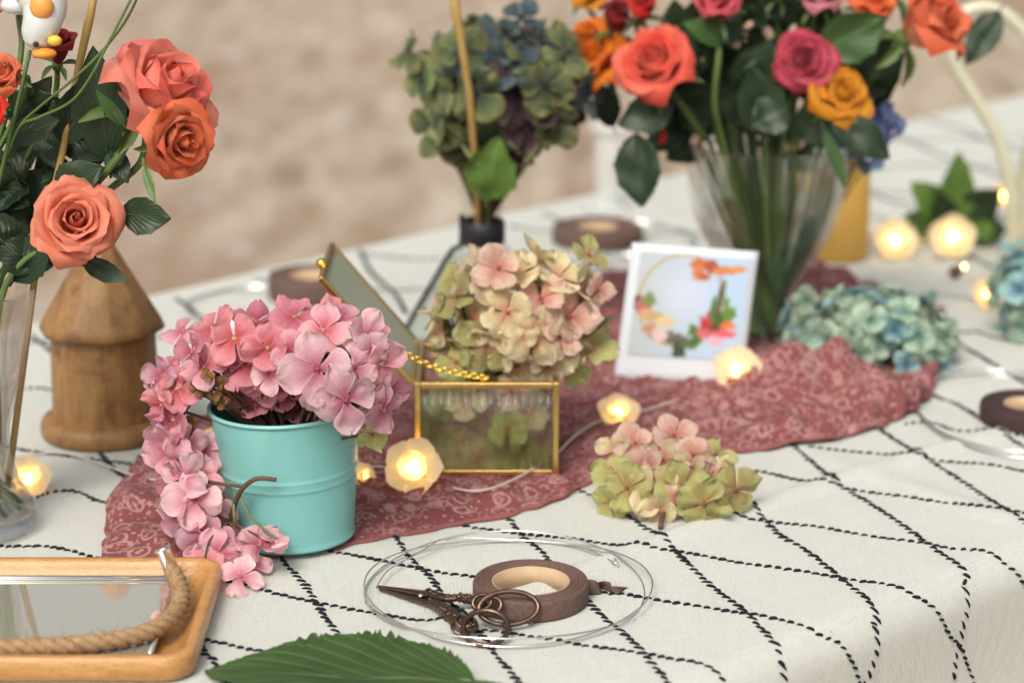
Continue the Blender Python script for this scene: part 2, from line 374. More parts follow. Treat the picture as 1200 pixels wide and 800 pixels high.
# ---------------------------------------------------------------- setting
g = MB()
g.grid(lambda u, v: V(((u-0.5)*120, -20+v*120, 0.012*noise.noise(V((u*400, v*400, 0))))), 120, 120)
tag(g.build('ground', M['sand']), kind='structure')
pb = MB(); rr = random.Random(3)
for i in range(900):
    x = rr.uniform(-3.2, 3.2); y = rr.uniform(4.2, 11); r = rr.uniform(0.008, 0.03)
    pb.ball((x, y, r*0.3), r, 7, 5, (1, rr.uniform(0.6, 1), 0.5), Matrix.Rotation(rr.uniform(0, 6), 3, 'Z'))
tag(pb.build('pebbles', M['pebble']), 'small pale pebbles scattered over the sandy ground', 'pebbles', kind='stuff')

# table edges
E1, E2 = P(923, 765), P(1192, 655)            # front edge
R = 0.026
ed = (E2-E1).normalized(); nrm = V((ed.y, -ed.x, 0))   # outward (to the camera / right)
if nrm.y > 0: nrm = -nrm
B1, B2 = P(190, 345), P(1200, 112)
E1 = E1-nrm*R; E2 = E2-nrm*R
W0 = -((B1-E1).dot(nrm)); W1 = -((B2-E1).dot(nrm))
s1 = (B1-E1).dot(ed); s2 = (B2-E1).dot(ed)
def width_at(s): return W0+(W1-W0)*(s-s1)/(s2-s1)
def relief(x, y):
    h = 0.0014*noise.noise(V((x*5, y*5, 3)))+0.0007*noise.noise(V((x*17, y*17, 9)))
    # soft ironing folds running along and across the cloth
    for (q, amp, w) in ((0.165, 0.0045, 0.009), (0.36, 0.0030, 0.008), (0.55, 0.0030, 0.012)):
        d = -((V((x, y, 0))-E1).dot(nrm))-q-0.01*math.sin(x*9); h += amp*math.exp(-(d/w)**2)
    d = ((V((x, y, 0))-E1).dot(ed))-0.33-0.015*math.sin(y*6); h += 0.0020*math.exp(-(d/0.012)**2)
    return h
def hang(s, drop):
    k = sstep(0.02, 0.5, drop)
    return (0.012*math.sin(s*14+1)+0.02*math.sin(s*6.3))*k+0.05*k
def cloth(s, q):   # q metres in from the front edge; negative = over the edge
    w = width_at(s)
    if q >= 0 and q <= w:
        p = E1+ed*s-nrm*q; k = sstep(0, 0.03, q)*sstep(0, 0.03, w-q)
        return V((p.x, p.y, TZ+relief(p.x, p.y)*k))
    if q < 0: t, sgn, o = -q, 1, E1+ed*s
    else: t, sgn, o = q-w, -1, E1+ed*s-nrm*w
    if t < R*PI/2:
        a = t/R; return o+nrm*sgn*R*math.sin(a)+V((0, 0, -R+R*math.cos(a)))
    dr = t-R*PI/2
    return o+nrm*sgn*(R+hang(s, dr))+V((0, 0, -R-dr))
tc = MB()
ss = []; x = -2.1
while x < 3.4: ss.append(x); x += 0.008 if -0.5 < x < 0.9 else 0.03
def qs(w):
    q = [-0.72, -0.6, -0.5, -0.4, -0.3, -0.24, -0.18, -0.13, -0.09, -0.06]+[-R*PI/2*k/6 for k in range(6, 0, -1)]
    n = 170; q += [w*k/n for k in range(n+1)]
    q += [w+R*PI/2*k/6 for k in range(1, 7)]+[w+0.06, w+0.12, w+0.25, w+0.45, w+0.7]
    return q
nq = len(qs(1))
for s_ in ss:
    for q_ in qs(width_at(s_)): tc.vert(cloth(s_, q_))
for i in range(len(ss)-1):
    for j in range(nq-1): tc.face(i*nq+j, i*nq+j+1, (i+1)*nq+j+1, (i+1)*nq+j)
cloth_o = tc.build('tablecloth', M['cloth'])
tag(cloth_o, 'off white woven tablecloth with black diamond stitching draped over the long table', 'tablecloth')

# embroidery
LN = [
 [(1030,502),(1058,522),(1099,546),(1145,576),(1173,594),(1200,613),(1240,640)],
 [(905,508),(933,529),(960,550),(983,569),(1011,585),(1039,603),(1067,622),(1085,636),(1108,652),(1136,670),'e',(1142,684),(1138,707),(1131,735),(1125,758),(1120,786),(1112,830)],
 [(850,560),(884,596),(914,627),(937,640),(965,661),(988,680),(1011,698),(1032,717),'e',(1035,731),(1032,754),(1025,781),(1011,815)],
 [(650,560),(690,580),(728,600),(753,617),(777,633),(808,664),(835,689),(872,717),(900,745),(923,765),'e',(926,782),(921,802),(912,830)],
 [(560,580),(597,610),(613,630),(630,643),(647,662),(668,685),(690,708),(710,727),(730,743),(750,763),(767,782),(783,799),(800,820)],
 [(430,590),(465,633),(483,657),(500,672),(518,695),(545,725),(567,747),(580,767),(597,787),(615,810)],
 [(300,610),(330,655),(345,672),(362,692),(380,722),(400,748),(420,775),(440,810)],
 [(90,500),(125,540),(150,566),(180,600),(210,660),(235,755),(250,775),(270,815)],
 [(-30,510),(20,526),(80,534),(125,540),(200,548),(300,562),(420,585),(560,605)],
 [(1080,457),(1098,466),(1117,472),(1139,484),(1157,497),(1184,515),(1210,530),(1260,560)],
 [(1060,370),(1085,385),(1114,400),(1141,414),(1180,438),(1220,462)],
 [(951,525),(988,529),(1057,535),(1104,541),(1159,545),(1200,553),(1250,560)],
 [(800,545),(886,553),(933,563),(979,570),(1016,577),(1057,582),(1104,590),(1150,596),(1200,602),(1250,612)],
 [(700,583),(800,598),(870,607),(914,613),(956,617),(997,624),(1039,631),(1081,636),(1113,643),(1150,645),(1178,652),'e',(1196,668),(1204,690),(1212,715)],
 [(480,608),(530,615),(570,621),(600,625),(633,629),(667,632),(700,637),(733,642),(780,646),(826,653),(872,661),(919,667),(965,674),(1002,680),(1039,685),(1070,692),'e',(1096,705),(1104,721),(1115,744),(1127,758),(1136,781),(1147,815)],
 [(300,635),(400,649),(433,655),(467,662),(500,668),(527,672),(560,676),(640,688),(710,697),(733,699),(763,704),(780,707),(817,712),(854,718),(891,722),(933,731),(962,738),'e',(990,752),(997,768),(1007,791),(1015,815)],
 [(130,655),(260,680),(340,700),(400,712),(430,717),(453,721),(483,726),(513,730),(540,735),(587,740),(627,747),(653,750),(683,757),(717,762),(743,766),(780,772),(817,777),(849,787),(868,799),(880,812)],
 [(225,745),(240,750),(259,754),(280,759),(304,763),(360,772),(450,785),(560,800),(650,812)],
 [(-30,590),(20,592),(42,587),(60,579),(90,581),(120,589),(150,596),(230,615),(330,650)],
 [(-30,640),(20,640),(60,641),(100,650),(160,665)],
 [(1062,497),(1090,495),(1117,504),(1139,506),(1166,508),(1230,515)],
 [(1075,385),(1120,388),(1200,402),(1260,410)],
]
# the same diamonds carried on across the far half of the cloth
for (x0, y0, x1, y1) in ((395,265,480,372),(300,300,420,420),(210,350,330,470),(840,255,1000,330),(960,205,1120,262),(1020,150,1190,215),(1090,140,1230,190),
        (1130,300,1230,350),(40,395,110,470),(640,250,800,330)):
    LN.append([(lerp(x0, x1, t/4)+(4 if t % 2 else -3), lerp(y0, y1, t/4)) for t in range(5)])
for (x0, y0, x1, y1) in ((150,392,420,405),(-20,400,160,408),(-20,455,140,462),(300,330,560,345),(430,300,720,312),(600,268,860,278),(1010,345,1230,352),(1000,255,1230,262),(1020,225,1230,228),(980,195,1230,195),(1050,165,1230,160)):
    LN.append([(lerp(x0, x1, t/5), lerp(y0, y1, t/5)+(2 if t % 2 else -2)) for t in range(6)])
st = MB(); rr = random.Random(11)
def surf_pt(p):
    s = (p-E1).dot(ed); q = -((p-E1).dot(nrm)); return s, q
def hang_pt(px, py):
    r = ray(px, py); o = E1+nrm*(R+0.002)
    t = (o-CAM).dot(nrm)/r.dot(nrm); p = CAM+r*t
    s = (p-E1).dot(ed); return s, -(R*PI/2+(TZ-R-p.z))
for li, ln in enumerate(LN):
    deep = li < 8 or li in (9, 10) or 22 <= li < 32
    sq = []; over = False
    for p in ln:
        if p == 'e': over = True; continue
        sq.append(hang_pt(*p) if over else surf_pt(P(*p)))
    cur = catmull([V((a, b_, 0)) for a, b_ in sq], 10)
    # walk the curve at stitch pitch
    acc = 0; pos = []; step = 0.0078 if deep else 0.0066
    for i in range(len(cur)-1):
        a, b2 = cur[i], cur[i+1]; l = (b2-a).length
        if l < 1e-9: continue
        while acc < l:
            pos.append((a+(b2-a)*(acc/l), (b2-a).normalized())); acc += step*rr.uniform(0.88, 1.15)
        acc -= l
    skew = 0.85 if deep else 0.55
    for k, (p, t) in enumerate(pos):
        ang = skew*rr.uniform(0.5, 1.3)
        d = V((t.x*math.cos(ang)-t.y*math.sin(ang), t.x*math.sin(ang)+t.y*math.cos(ang), 0))
        lh = (0.0036 if deep else 0.0029)*rr.uniform(0.75, 1.25)
        off = V((-t.y, t.x, 0))*rr.uniform(-0.0005, 0.0005)
        pts = []
        for q in (-1, -0.45, 0.45, 1):
            c2 = p+off+d*lh*q
            w = width_at(c2.x)
            if c2.y > w: break
            a = cloth(c2.x, c2.y)
            b3 = cloth(c2.x+0.001, c2.y); c3 = cloth(c2.x, c2.y+0.001)
            n = (c3-a).cross(b3-a); n = n.normalized() if n.length > 1e-12 else V((0, 0, 1))
            if n.dot(V((0, 0, 1))+nrm*0.8) < 0: n = -n
            pts.append(a+n*(0.0009 if abs(q) < 1 else 0.0002))
        if len(pts) == 4: wr = rr.uniform(0.75, 1.25); st.tube(pts, [0.0005*wr, 0.0011*wr, 0.0011*wr, 0.0005*wr], 6)
o = st.build('embroidery', M['thread'], cloth_o)

# ---------------------------------------------------------------- scarf
bot = [(118,656),(180,658),(262,655),(345,652),(415,640),(480,628),(545,616),(600,606),(655,588),(700,562),(760,548),(830,536),(890,530),(960,522),(1000,512),(1045,497),(1072,483),(1088,468)]
top = [(128,600),(150,560),(205,500),(300,470),(400,450),(480,410),(560,370),(625,338),(700,320),(790,318),(860,312),(930,312),(985,330),(1040,352),(1095,374),(1122,398),(1108,418),(1089,462)]
BC = catmull([P(x, y) for x, y in bot], 10); TC = catmull([P(x, y) for x, y in top], 10)
def sample(c, t):
    f = t*(len(c)-1); i = min(int(f), len(c)-2); return c[i].lerp(c[i+1], f-i)
hump = [(P(925,468), 0.032, 0.050, 0.035), (P(975,470), 0.022, 0.055, 0.03), (P(1060,385), 0.018, 0.07, 0.02), (P(1000,340), 0.02, 0.05, 0.03), (P(860,475), 0.008, 0.04, 0.02), (P(160,600), 0.010, 0.03, 0.04), (P(700,380), 0.010, 0.05, 0.03), (P(720, 520), 0.008, 0.05, 0.02)]
flat = [(P(344,624), 0.06), (P(570,520), 0.09), (P(893,402), 0.05), (P(800,448), 0.03), (P(570,410), 0.07)]
def scarf_h(p):
    h = 0.0035
    fold = 0.0055*math.exp(-(noise.noise(V((p.x*10+p.y*6, p.y*16-p.x*5, 5)))*8)**2)+0.004*abs(noise.noise(V((p.x*26, p.y*30, 8))))+0.0018*noise.noise(V((p.x*70, p.y*80, 8)))
    fold = max(fold, 0)+0.001
    rgt = sstep(0.10, 0.18, p.x)*(1-sstep(0.36, 0.42, p.x))
    fold += rgt*0.011*math.exp(-(noise.noise(V((p.x*11-p.y*6+3, p.y*10+p.x*7, 2)))*7)**2)
    for c, a, sx, sy in hump:
        fold += a*math.exp(-((p.x-c.x)/sx)**2-((p.y-c.y)/sy)**2)*(0.85+0.35*noise.noise(V((p.x*40, p.y*40, 2))))
    for c, r in flat:
        d = ((p.x-c.x)**2+(p.y-c.y)**2)**.5; fold *= sstep(r*0.75, r*1.35, d)
    return h+fold
sc = MB()
def sfn(u, v):
    a, b_ = sample(BC, u), sample(TC, u)
    p = a.lerp(b_, v)
    e = min(v, 1-v, u*1.5, (1-u)*1.5)
    p.x += 0.005*noise.noise(V((u*40, v*6, 1)))*(1 if e < 0.1 else 0.4); p.y += 0.006*noise.noise(V((u*34, v*6, 4)))
    z = TZ+relief(p.x, p.y)+scarf_h(p)*(0.25+0.75*sstep(0, 0.06, e))
    return (V((p.x, p.y, z)), (1, 1, 1), (u, v, 0))
sc.grid(sfn, 260, 110)
for f_i, f_ in enumerate(sc.f): sc.mi[f_i] = 1 if (f_i//260) < 1 else 0
so = sc.build('scarf', [M['scarf'], M['scarfhem']], None, org=P(600, 520))
sm = so.modifiers.new('s', 'SOLIDIFY'); sm.thickness = 0.0012; sm.offset = 0
tag(so, 'rumpled red bandana scarf with white paisley print spread under the vases', 'scarf')

# ---------------------------------------------------------------- plants
def petal(mb, base, d, n, Lh, W, cupv=0.15, fold=0.0, rip=0.1, cb=(1, 1, 1), ct=(1, 1, 1), seed=0, nu=6, nv=6, notch=0.0, edge=None, ce=None):
    d = V(d).normalized(); n = V(n); n = (n-d*n.dot(d)).normalized(); x = d.cross(n); base = V(base)
    def fn(u, v):
        uu = u*2-1
        if v > 0.56: w = max(0.0, 1-((v-0.56)/0.455)**2)**0.62
        else: w = 0.16+0.84*sstep(0, 0.56, v)
        nz = noise.noise(V((uu*1.8+seed*7.1, v*2.2, seed*3.3)))
        nz2 = noise.noise(V((uu*5+seed*2.1, v*5, seed*5.3)))
        ln = v*(1-notch*(1-abs(uu))**2*sstep(0.7, 1, v))*(1+0.05*nz2*v)
        p = base+d*(ln*Lh)+x*(uu*w*W*0.5*(1+0.06*nz2))+n*(Lh*(cupv*v*v+fold*uu*uu*w+rip*nz*v+0.35*rip*nz2*v))
        k = sstep(0.0, 0.75, v)
        c = [lerp(a, b_, k) for a, b_ in zip(cb, ct)]
        if ce:
            ke = sstep(0.55, 1.0, max(v, abs(uu)*0.9)); c = [lerp(a, b_, ke) for a, b_ in zip(c, ce)]
            bl = sstep(0.15, 0.45, noise.noise(V((uu*2.5+seed, v*3, seed*0.7))))*sstep(0.75, 1.0, max(v, abs(uu)))*0.55
            c = [lerp(a, b_, bl) for a, b_ in zip(c, (0.36, 0.22, 0.10))]
        j = 1+0.14*nz2
        return (p, tuple(max(0, q*j) for q in c), (uu, v, seed))
    mb.grid(fn, nu, nv)

def floret_mesh(name, cb, ct, cc, seed, ce=None, flatn=1.0, sub=8):
    r = random.Random(seed); mb = MB()
    for k in range(4):
        a = k*PI/2+r.uniform(-0.15, 0.15)
        up = r.uniform(-0.2, 0.5)*flatn
        d = V((math.cos(a), math.sin(a), up)); n = V((0, 0, 1))
        Lh = r.uniform(0.80, 1.08)
        petal(mb, V((0, 0, 0.01*k))+d*0.04, d, n, Lh, r.uniform(0.90, 1.12), r.uniform(-0.38, 0.30), r.uniform(-0.30, 0.20), 0.26, cb, ct, seed*4+k, sub, sub, 0.05 if r.random() < .5 else 0, ce=ce)
    mb.ball((0, 0, 0.05), 0.075, 8, 6, col=cc)
    for k in range(5):
        a = k*1.256; mb.ball((0.09*math.cos(a), 0.09*math.sin(a), 0.06), 0.028, 5, 4, col=cc)
    me_o = mb.build(name, M['floret']); me = me_o.data; bpy.data.objects.remove(me_o); return me
def family(cb, ct, cc, seeds, ce=None, flatn=1.0):
    seeds = list(seeds)+[s_+100 for s_ in seeds]
    return [floret_mesh('floret', cb, ct, cc, s, ce, flatn) for s in seeds]
FAM = {
 'pinkdeep': family((0.52, 0.08, 0.12), (0.68, 0.26, 0.33), (0.62, 0.40, 0.22), (1, 2, 3), (0.72, 0.33, 0.39)),
 'pink': family((0.56, 0.10, 0.18), (0.78, 0.43, 0.50), (0.60, 0.30, 0.25), (4, 5, 6), (0.81, 0.50, 0.56)),
 'pinkpale': family((0.60, 0.16, 0.26), (0.84, 0.56, 0.61), (0.50, 0.12, 0.14), (7, 8, 9), (0.86, 0.62, 0.66)),
 'cream': family((0.60, 0.27, 0.17), (0.70, 0.64, 0.36), (0.45, 0.10, 0.06), (10, 11, 12), (0.76, 0.66, 0.46)),
 'creampink': family((0.56, 0.20, 0.16), (0.74, 0.50, 0.40), (0.40, 0.10, 0.08), (13, 14), (0.76, 0.60, 0.50)),
 'lime': family((0.46, 0.30, 0.12), (0.48, 0.50, 0.19), (0.34, 0.16, 0.05), (15, 16, 17), (0.52, 0.53, 0.23)),
 'teal': family((0.14, 0.28, 0.22), (0.44, 0.60, 0.44), (0.04, 0.10, 0.14), (18, 19, 20), (0.50, 0.64, 0.50)),
 'aqua': family((0.10, 0.24, 0.36), (0.38, 0.62, 0.60), (0.03, 0.08, 0.18), (21, 22)),
 'mossy': family((0.05, 0.09, 0.06), (0.17, 0.22, 0.09), (0.04, 0.04, 0.05), (23, 24, 25), (0.30, 0.33, 0.14)),
 'slate': family((0.03, 0.05, 0.09), (0.07, 0.11, 0.14), (0.03, 0.03, 0.05), (26, 27), (0.12, 0.18, 0.15)),
 'wine': family((0.04, 0.02, 0.04), (0.10, 0.045, 0.065), (0.03, 0.03, 0.04), (28, 29), (0.10, 0.10, 0.07)),
 'blue': family((0.16, 0.20, 0.50), (0.33, 0.44, 0.72), (0.05, 0.06, 0.2), (30, 31), (0.34, 0.46, 0.72)),
 'dry': family((0.18, 0.09, 0.03), (0.30, 0.16, 0.05), (0.2, 0.1, 0.04), (32, 33)),
}
TOCAM = V((0, -0.95, 0.32))
def put_floret(par, p, n, r, fam, rr):
    me = rr.choice(FAM[fam]); o = bpy.data.objects.new('floret', me); COL.objects.link(o); o.parent = par
    n = V(n).normalized(); q = n.to_track_quat('Z', 'Y') @ Matrix.Rotation(rr.uniform(0, 6.28), 3, 'Z').to_quaternion()
    o.rotation_mode = 'QUATERNION'; o.rotation_quaternion = q
    o.location = V(p)-ORG[par.name]; s = r*rr.uniform(0.93, 1.07); o.scale = (s, s, s*rr.uniform(0.8, 1.4)); return o
def stems_to(par, root, pts, mat, r=0.0011, name='stem'):
    mb = MB()
    for p in pts:
        p = V(p); root = V(root); mid = root.lerp(p, 0.45)+V((0, 0, 0.008))
        mb.tube(catmull([root, mid, p], 4), [r*1.3]*5+[r]*4, 5)
    return mb.build(name, mat, par)
def head(name, label, C, rad, n, size, fams, seed, root, twig, group, front_only=True, extra=(), jit=0.35, inner=0.35, base=None):
    rr = random.Random(seed); C = V(C)
    t = thing(name, label, 'flower', base if base is not None else V(root), group)
    pts = []; k = 0; ga = PI*(3-5**.5)
    tot = int(n)
    for i in range(tot):
        z = 1-2*(i+0.5)/tot; a = i*ga; q = math.sqrt(1-z*z); d = V((q*math.cos(a), q*math.sin(a), z))
        if front_only and d.dot(V((0, -0.75, 0.65))) < -0.45: continue
        sh = rr.uniform(0.86, 1.06)
        if rr.random() < inner*0.5: sh *= 0.72
        p = C+V((d.x*rad[0], d.y*rad[1], d.z*rad[2]))*sh
        nn = V((d.x/rad[0], d.y/rad[1], d.z/rad[2])).normalized()
        nn = (nn+V((rr.uniform(-1, 1), rr.uniform(-1, 1), rr.uniform(-1, 1)))*jit).normalized()
        fm = rr.choice(fams) if not callable(fams) else fams(d, rr)
        if p.z < TZ+0.004: p.z = TZ+0.004+rr.uniform(0, 0.006)
        put_floret(t, p, nn, size*rr.uniform(0.8, 1.15), fm, rr); pts.append(p-nn*0.004)
    for (px, py, Y, rp, fm, nn) in extra:
        p = Q(px, py, Y); put_floret(t, p, V(nn), rp*mpp(p), fm, rr); pts.append(p)
    stems_to(t, root, pts, twig, 0.001)
    return t

def leaf(par, base, tip, W, mat, up=None, fold=0.18, droop=0.12, serr=0.03, ns=22, seed=0, name='leaf', nu=8, nv=20, fat=0.45, wob=0.10):
    base = V(base); tip = V(tip); d = tip-base; Ln = d.length; d = d.normalized()
    up = V(up) if up else TOCAM.copy()
    n = up-d*up.dot(d); n.normalize(); x = d.cross(n)
    mb = MB()
    def fn(u, v):
        uu = u*2-1
        vv = v
        w = math.sin(PI*min(1, vv**(0.693/(-math.log(fat)))))**0.85 if 0 < vv < 1 else 0.0
        saw = (((vv+0.012*math.sin(vv*37+seed)+0.008*math.sin(vv*91))*ns) % 1.0)*(0.7+0.5*math.sin(vv*23+seed+(2 if uu > 0 else 0)))
        w2 = w*(1+serr*2*(saw-0.5)*abs(uu)**4)
        nz = noise.noise(V((uu*1.6+seed, vv*3, seed*1.7)))
        p = base+d*(Ln*vv)+x*(uu*w2*W*0.5)+n*(abs(uu)*w*W*fold*0.5-droop*Ln*(vv-0.5)**2+W*wob*nz)
        return (p, (1, 1, 1), (uu, vv, seed))
    mb.grid(fn, nu, nv)
    mb.tube([base-d*Ln*0.10-n*0.0004, base, base+d*Ln*0.5-n*(0.0006)], [0.0010, 0.0009, 0.0004], 5)
    return mb.build(name, mat, par)

def rose_bloom(par, C, axis, Rr, cb, ct, ce, seed=0, open_=1.0, n=30, h=1.0, name='bloom'):
    r = random.Random(seed); axis = V(axis).normalized()
    Mx = axis.to_track_quat('Z', 'Y').to_matrix()
    mb = MB()
    n = max(10, int(n*0.74))
    for k in range(n):
        t = k/(n-1); phi = k*2.39996+r.uniform(-0.2, 0.2)
        o = open_
        a0 = lerp(78, 8, t**0.7*o); a1 = lerp(120, lerp(86, 48, o), t**0.8); curl = lerp(0, 85, t**1.4)*(0.6+0.4*o)*r.uniform(0.7, 1.25)
        Ln = lerp(0.62, 1.0, t**0.8)*r.uniform(0.93, 1.06)
        start = 0.02+0.10*t; z0 = 0.26*(1-t)**1.5
        Wd = lerp(0.60, 1.50, t**0.6)*r.uniform(0.92, 1.1)
        sd = seed*11+k; NV = 9; tint = r.uniform(0, 0.45)**1.3; dk = r.uniform(0.88, 1.06)
        prof = [(start, z0)]; rc, zc = start, z0
        for j in range(1, NV+1):
            v = (j-0.5)/NV
            th = math.radians(lerp(a0, a1, sstep(0, 0.7, v))-curl*sstep(0.70, 1.0, v))
            rc += math.cos(th)*Ln/NV; zc += math.sin(th)*Ln/NV; prof.append((rc, zc))
        def fn(u, v):
            uu = u*2-1; j = int(round(v*NV)); rc, zc = prof[j]
            w = 0.35+0.65*sstep(0, 0.5, v)
            if v > 0.62: w *= math.sqrt(max(0.0, 1-((v-0.62)/0.50)**2))*0.55+0.45*(1-sstep(0.8, 1.08, v))
            nz = noise.noise(V((uu*1.3+sd, v*2, sd*1.3))); n2 = noise.noise(V((uu*4+sd, v*4, sd*2.3)))
            rr_ = max(rc, 0.05)
            da = uu*w*Wd*0.62/max(rr_, 0.26)
            da = max(-1.9, min(1.9, da))*(1-0.10*sstep(.8, 1, v))
            # petal tip is rounded and dips at the sides; the rim rolls outwards
            side = abs(uu)**2.2
            z = zc*h-side*v*0.30*(0.25+t)+0.05*n2*v
            rad = rr_+0.05*nz*v*(0.5+t)+side*0.05*v*(1 if t > 0.3 else -0.2)+0.05*t*n2*v
            spir = 0.05*uu*(1-t)*v
            a = phi+da
            p = V(((rad+spir)*math.cos(a), (rad+spir)*math.sin(a), z))
            kk = sstep(0.1, 0.85, v); ke = sstep(0.72, 1.0, max(v, abs(uu)*0.95))
            c = [lerp(q1, q2, kk) for q1, q2 in zip(cb, ct)]
            c = [lerp(q1, q2, ke*0.8) for q1, q2 in zip(c, ce)]
            pb_ = tint*(0.6+0.5*noise.noise(V((uu*2, v*2, sd))))
            c = [lerp(q1, min(1, q2*1.1), max(0, pb_)) for q1, q2 in zip(c, cb)]
            bru = sstep(0.25, 0.55, noise.noise(V((uu*3+sd, v*3.5, sd*.9))))*sstep(.8, 1, v)*0.45
            c = [lerp(q1, q1*.55, bru) for q1 in c]
            j_ = dk*(1+0.14*n2)
            return (V(C)+Mx @ (p*Rr*0.95-V((0, 0, 0.35*Rr))), tuple(max(0, q*j_) for q in c), (uu, v, sd))
        mb.grid(fn, 10, NV)
    return mb.build(name, M['petal'], par)
def calyx(par, C, axis, Rr, seed=0, mat='stem'):
    axis = V(axis).normalized(); Mx = axis.to_track_quat('Z', 'Y').to_matrix(); r = random.Random(seed); mb = MB()
    b0 = V(C)-axis*0.42*Rr
    mb.ball(b0, Rr*0.17, 10, 8, (1, 1, 1.3), Mx)
    for k in range(5):
        a = k*1.2566+r.uniform(-.2, .2); d = Mx @ V((math.cos(a), math.sin(a), r.uniform(-0.5, 0.5)))
        petal(mb, b0+d*0.05*Rr, d, axis, Rr*r.uniform(0.5, 0.8), Rr*0.20, -0.3, 0.2, 0.05, seed=seed+k, nu=2, nv=5)
    mb.build('sepal', M[mat], par)
    return b0
RC = {
 'peach': ((0.86, 0.20, 0.06), (0.92, 0.29, 0.17), (0.92, 0.38, 0.27)),
 'coral': ((0.88, 0.45, 0.22), (0.86, 0.27, 0.12), (0.78, 0.11, 0.045)),
 'coralpink': ((0.88, 0.62, 0.42), (0.86, 0.33, 0.25), (0.78, 0.10, 0.08)),
 'orange': ((0.86, 0.38, 0.10), (0.86, 0.23, 0.07), (0.78, 0.12, 0.04)),
 'red': ((0.50, 0.016, 0.010), (0.62, 0.03, 0.016), (0.60, 0.025, 0.014)),
 'darkred': ((0.15, 0.006, 0.007), (0.26, 0.010, 0.012), (0.22, 0.010, 0.012)),
 'redwhite': ((0.84, 0.52, 0.35), (0.74, 0.12, 0.07), (0.68, 0.045, 0.03)),
 'crimson': ((0.58, 0.07, 0.09), (0.64, 0.07, 0.10), (0.66, 0.13, 0.16)),
 'magenta': ((0.66, 0.18, 0.24), (0.66, 0.10, 0.18), (0.60, 0.045, 0.075)),
 'yellow': ((0.82, 0.40, 0.02), (0.84, 0.40, 0.025), (0.78, 0.27, 0.012)),
 'amber': ((0.82, 0.28, 0.012), (0.82, 0.25, 0.015), (0.76, 0.16, 0.01)),
 'palepink': ((0.68, 0.34, 0.36), (0.70, 0.29, 0.34), (0.66, 0.18, 0.24)),
}
ROSES = {}
def rose(label, px, py, Y, rp, axis, colr, seed, route, open_=1.0, n=30, leaves=(), group=None, h=1.0, mat='stem', sr=0.0022):
    C = Q(px, py, Y); Rr = rp*mpp(C)
    root = V(route[-1])
    t = thing('rose', label, 'rose', root, group)
    rose_bloom(t, C, axis, Rr, *RC[colr], seed=seed, open_=open_, n=n, h=h)
    b0 = calyx(t, C, axis, Rr, seed, mat)
    ax = V(axis).normalized()
    mb = MB(); pts = catmull([b0, b0-ax*0.02]+[V(p) for p in route], 6)
    mb.tube(pts, sr, 7); mb.build('stem', M[mat], t)
    for i, lf in enumerate(leaves):
        (bx, by, tx, ty, w, dY) = lf[:6]; lm = lf[6] if len(lf) > 6 else 'leafdark'
        up = lf[7] if len(lf) > 7 else TOCAM+V((random.uniform(-.4, .4), 0, random.uniform(-.3, .5)))
        b_ = Q(bx, by, Y+dY); e_ = Q(tx, ty, Y+dY-0.012)
        leaf(t, b_, e_, w*mpp(b_), M[lm], up, seed=seed*3+i, serr=0.06, ns=18, fold=random.uniform(0.1, 0.4))
    return t

# ---------------------------------------------------------------- bucket with pink hydrangea
bc = P(344, 624, 0.005); bx, by, bz = bc
bk = thing('bucket', 'small turquoise metal bucket holding pink hydrangea', 'bucket', bc)
H = 0.101; r0, r1 = 0.0447, 0.0553
def rz(z): return r0+(r1-r0)*(z/H)
out = [(0.0, 0.0035), (r0-0.004, 0.0035), (r0-0.002, 0.0), (r0+0.0008, 0.0), (r0+0.0012, 0.002), (r0+0.0002, 0.004)]
z = 0.006
while z < H-0.004:
    b_ = 0.0009*math.exp(-((z-0.0545)/0.0016)**2)+0.0009*math.exp(-((z-0.0485)/0.0016)**2)+0.0006*math.exp(-((z-0.0515)/0.001)**2)
    out.append((rz(z)+b_, z)); z += 0.001
inn = [(rz(zz)-0.001, zz) for zz in (H-0.003, H*0.8, H*0.5, H*0.2, 0.004)]+[(0, 0.004)]
MB().lathe(out+[(rz(H-0.003), H-0.003)], bc, 96).build('bucket_wall', M['teal'], bk)
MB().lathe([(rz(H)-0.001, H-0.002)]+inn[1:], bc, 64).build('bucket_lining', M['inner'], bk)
MB().torus(bc+V((0, 0, H-0.001)), rz(H), 0.0017, n=96, m=10).build('rim', M['teal'], bk)

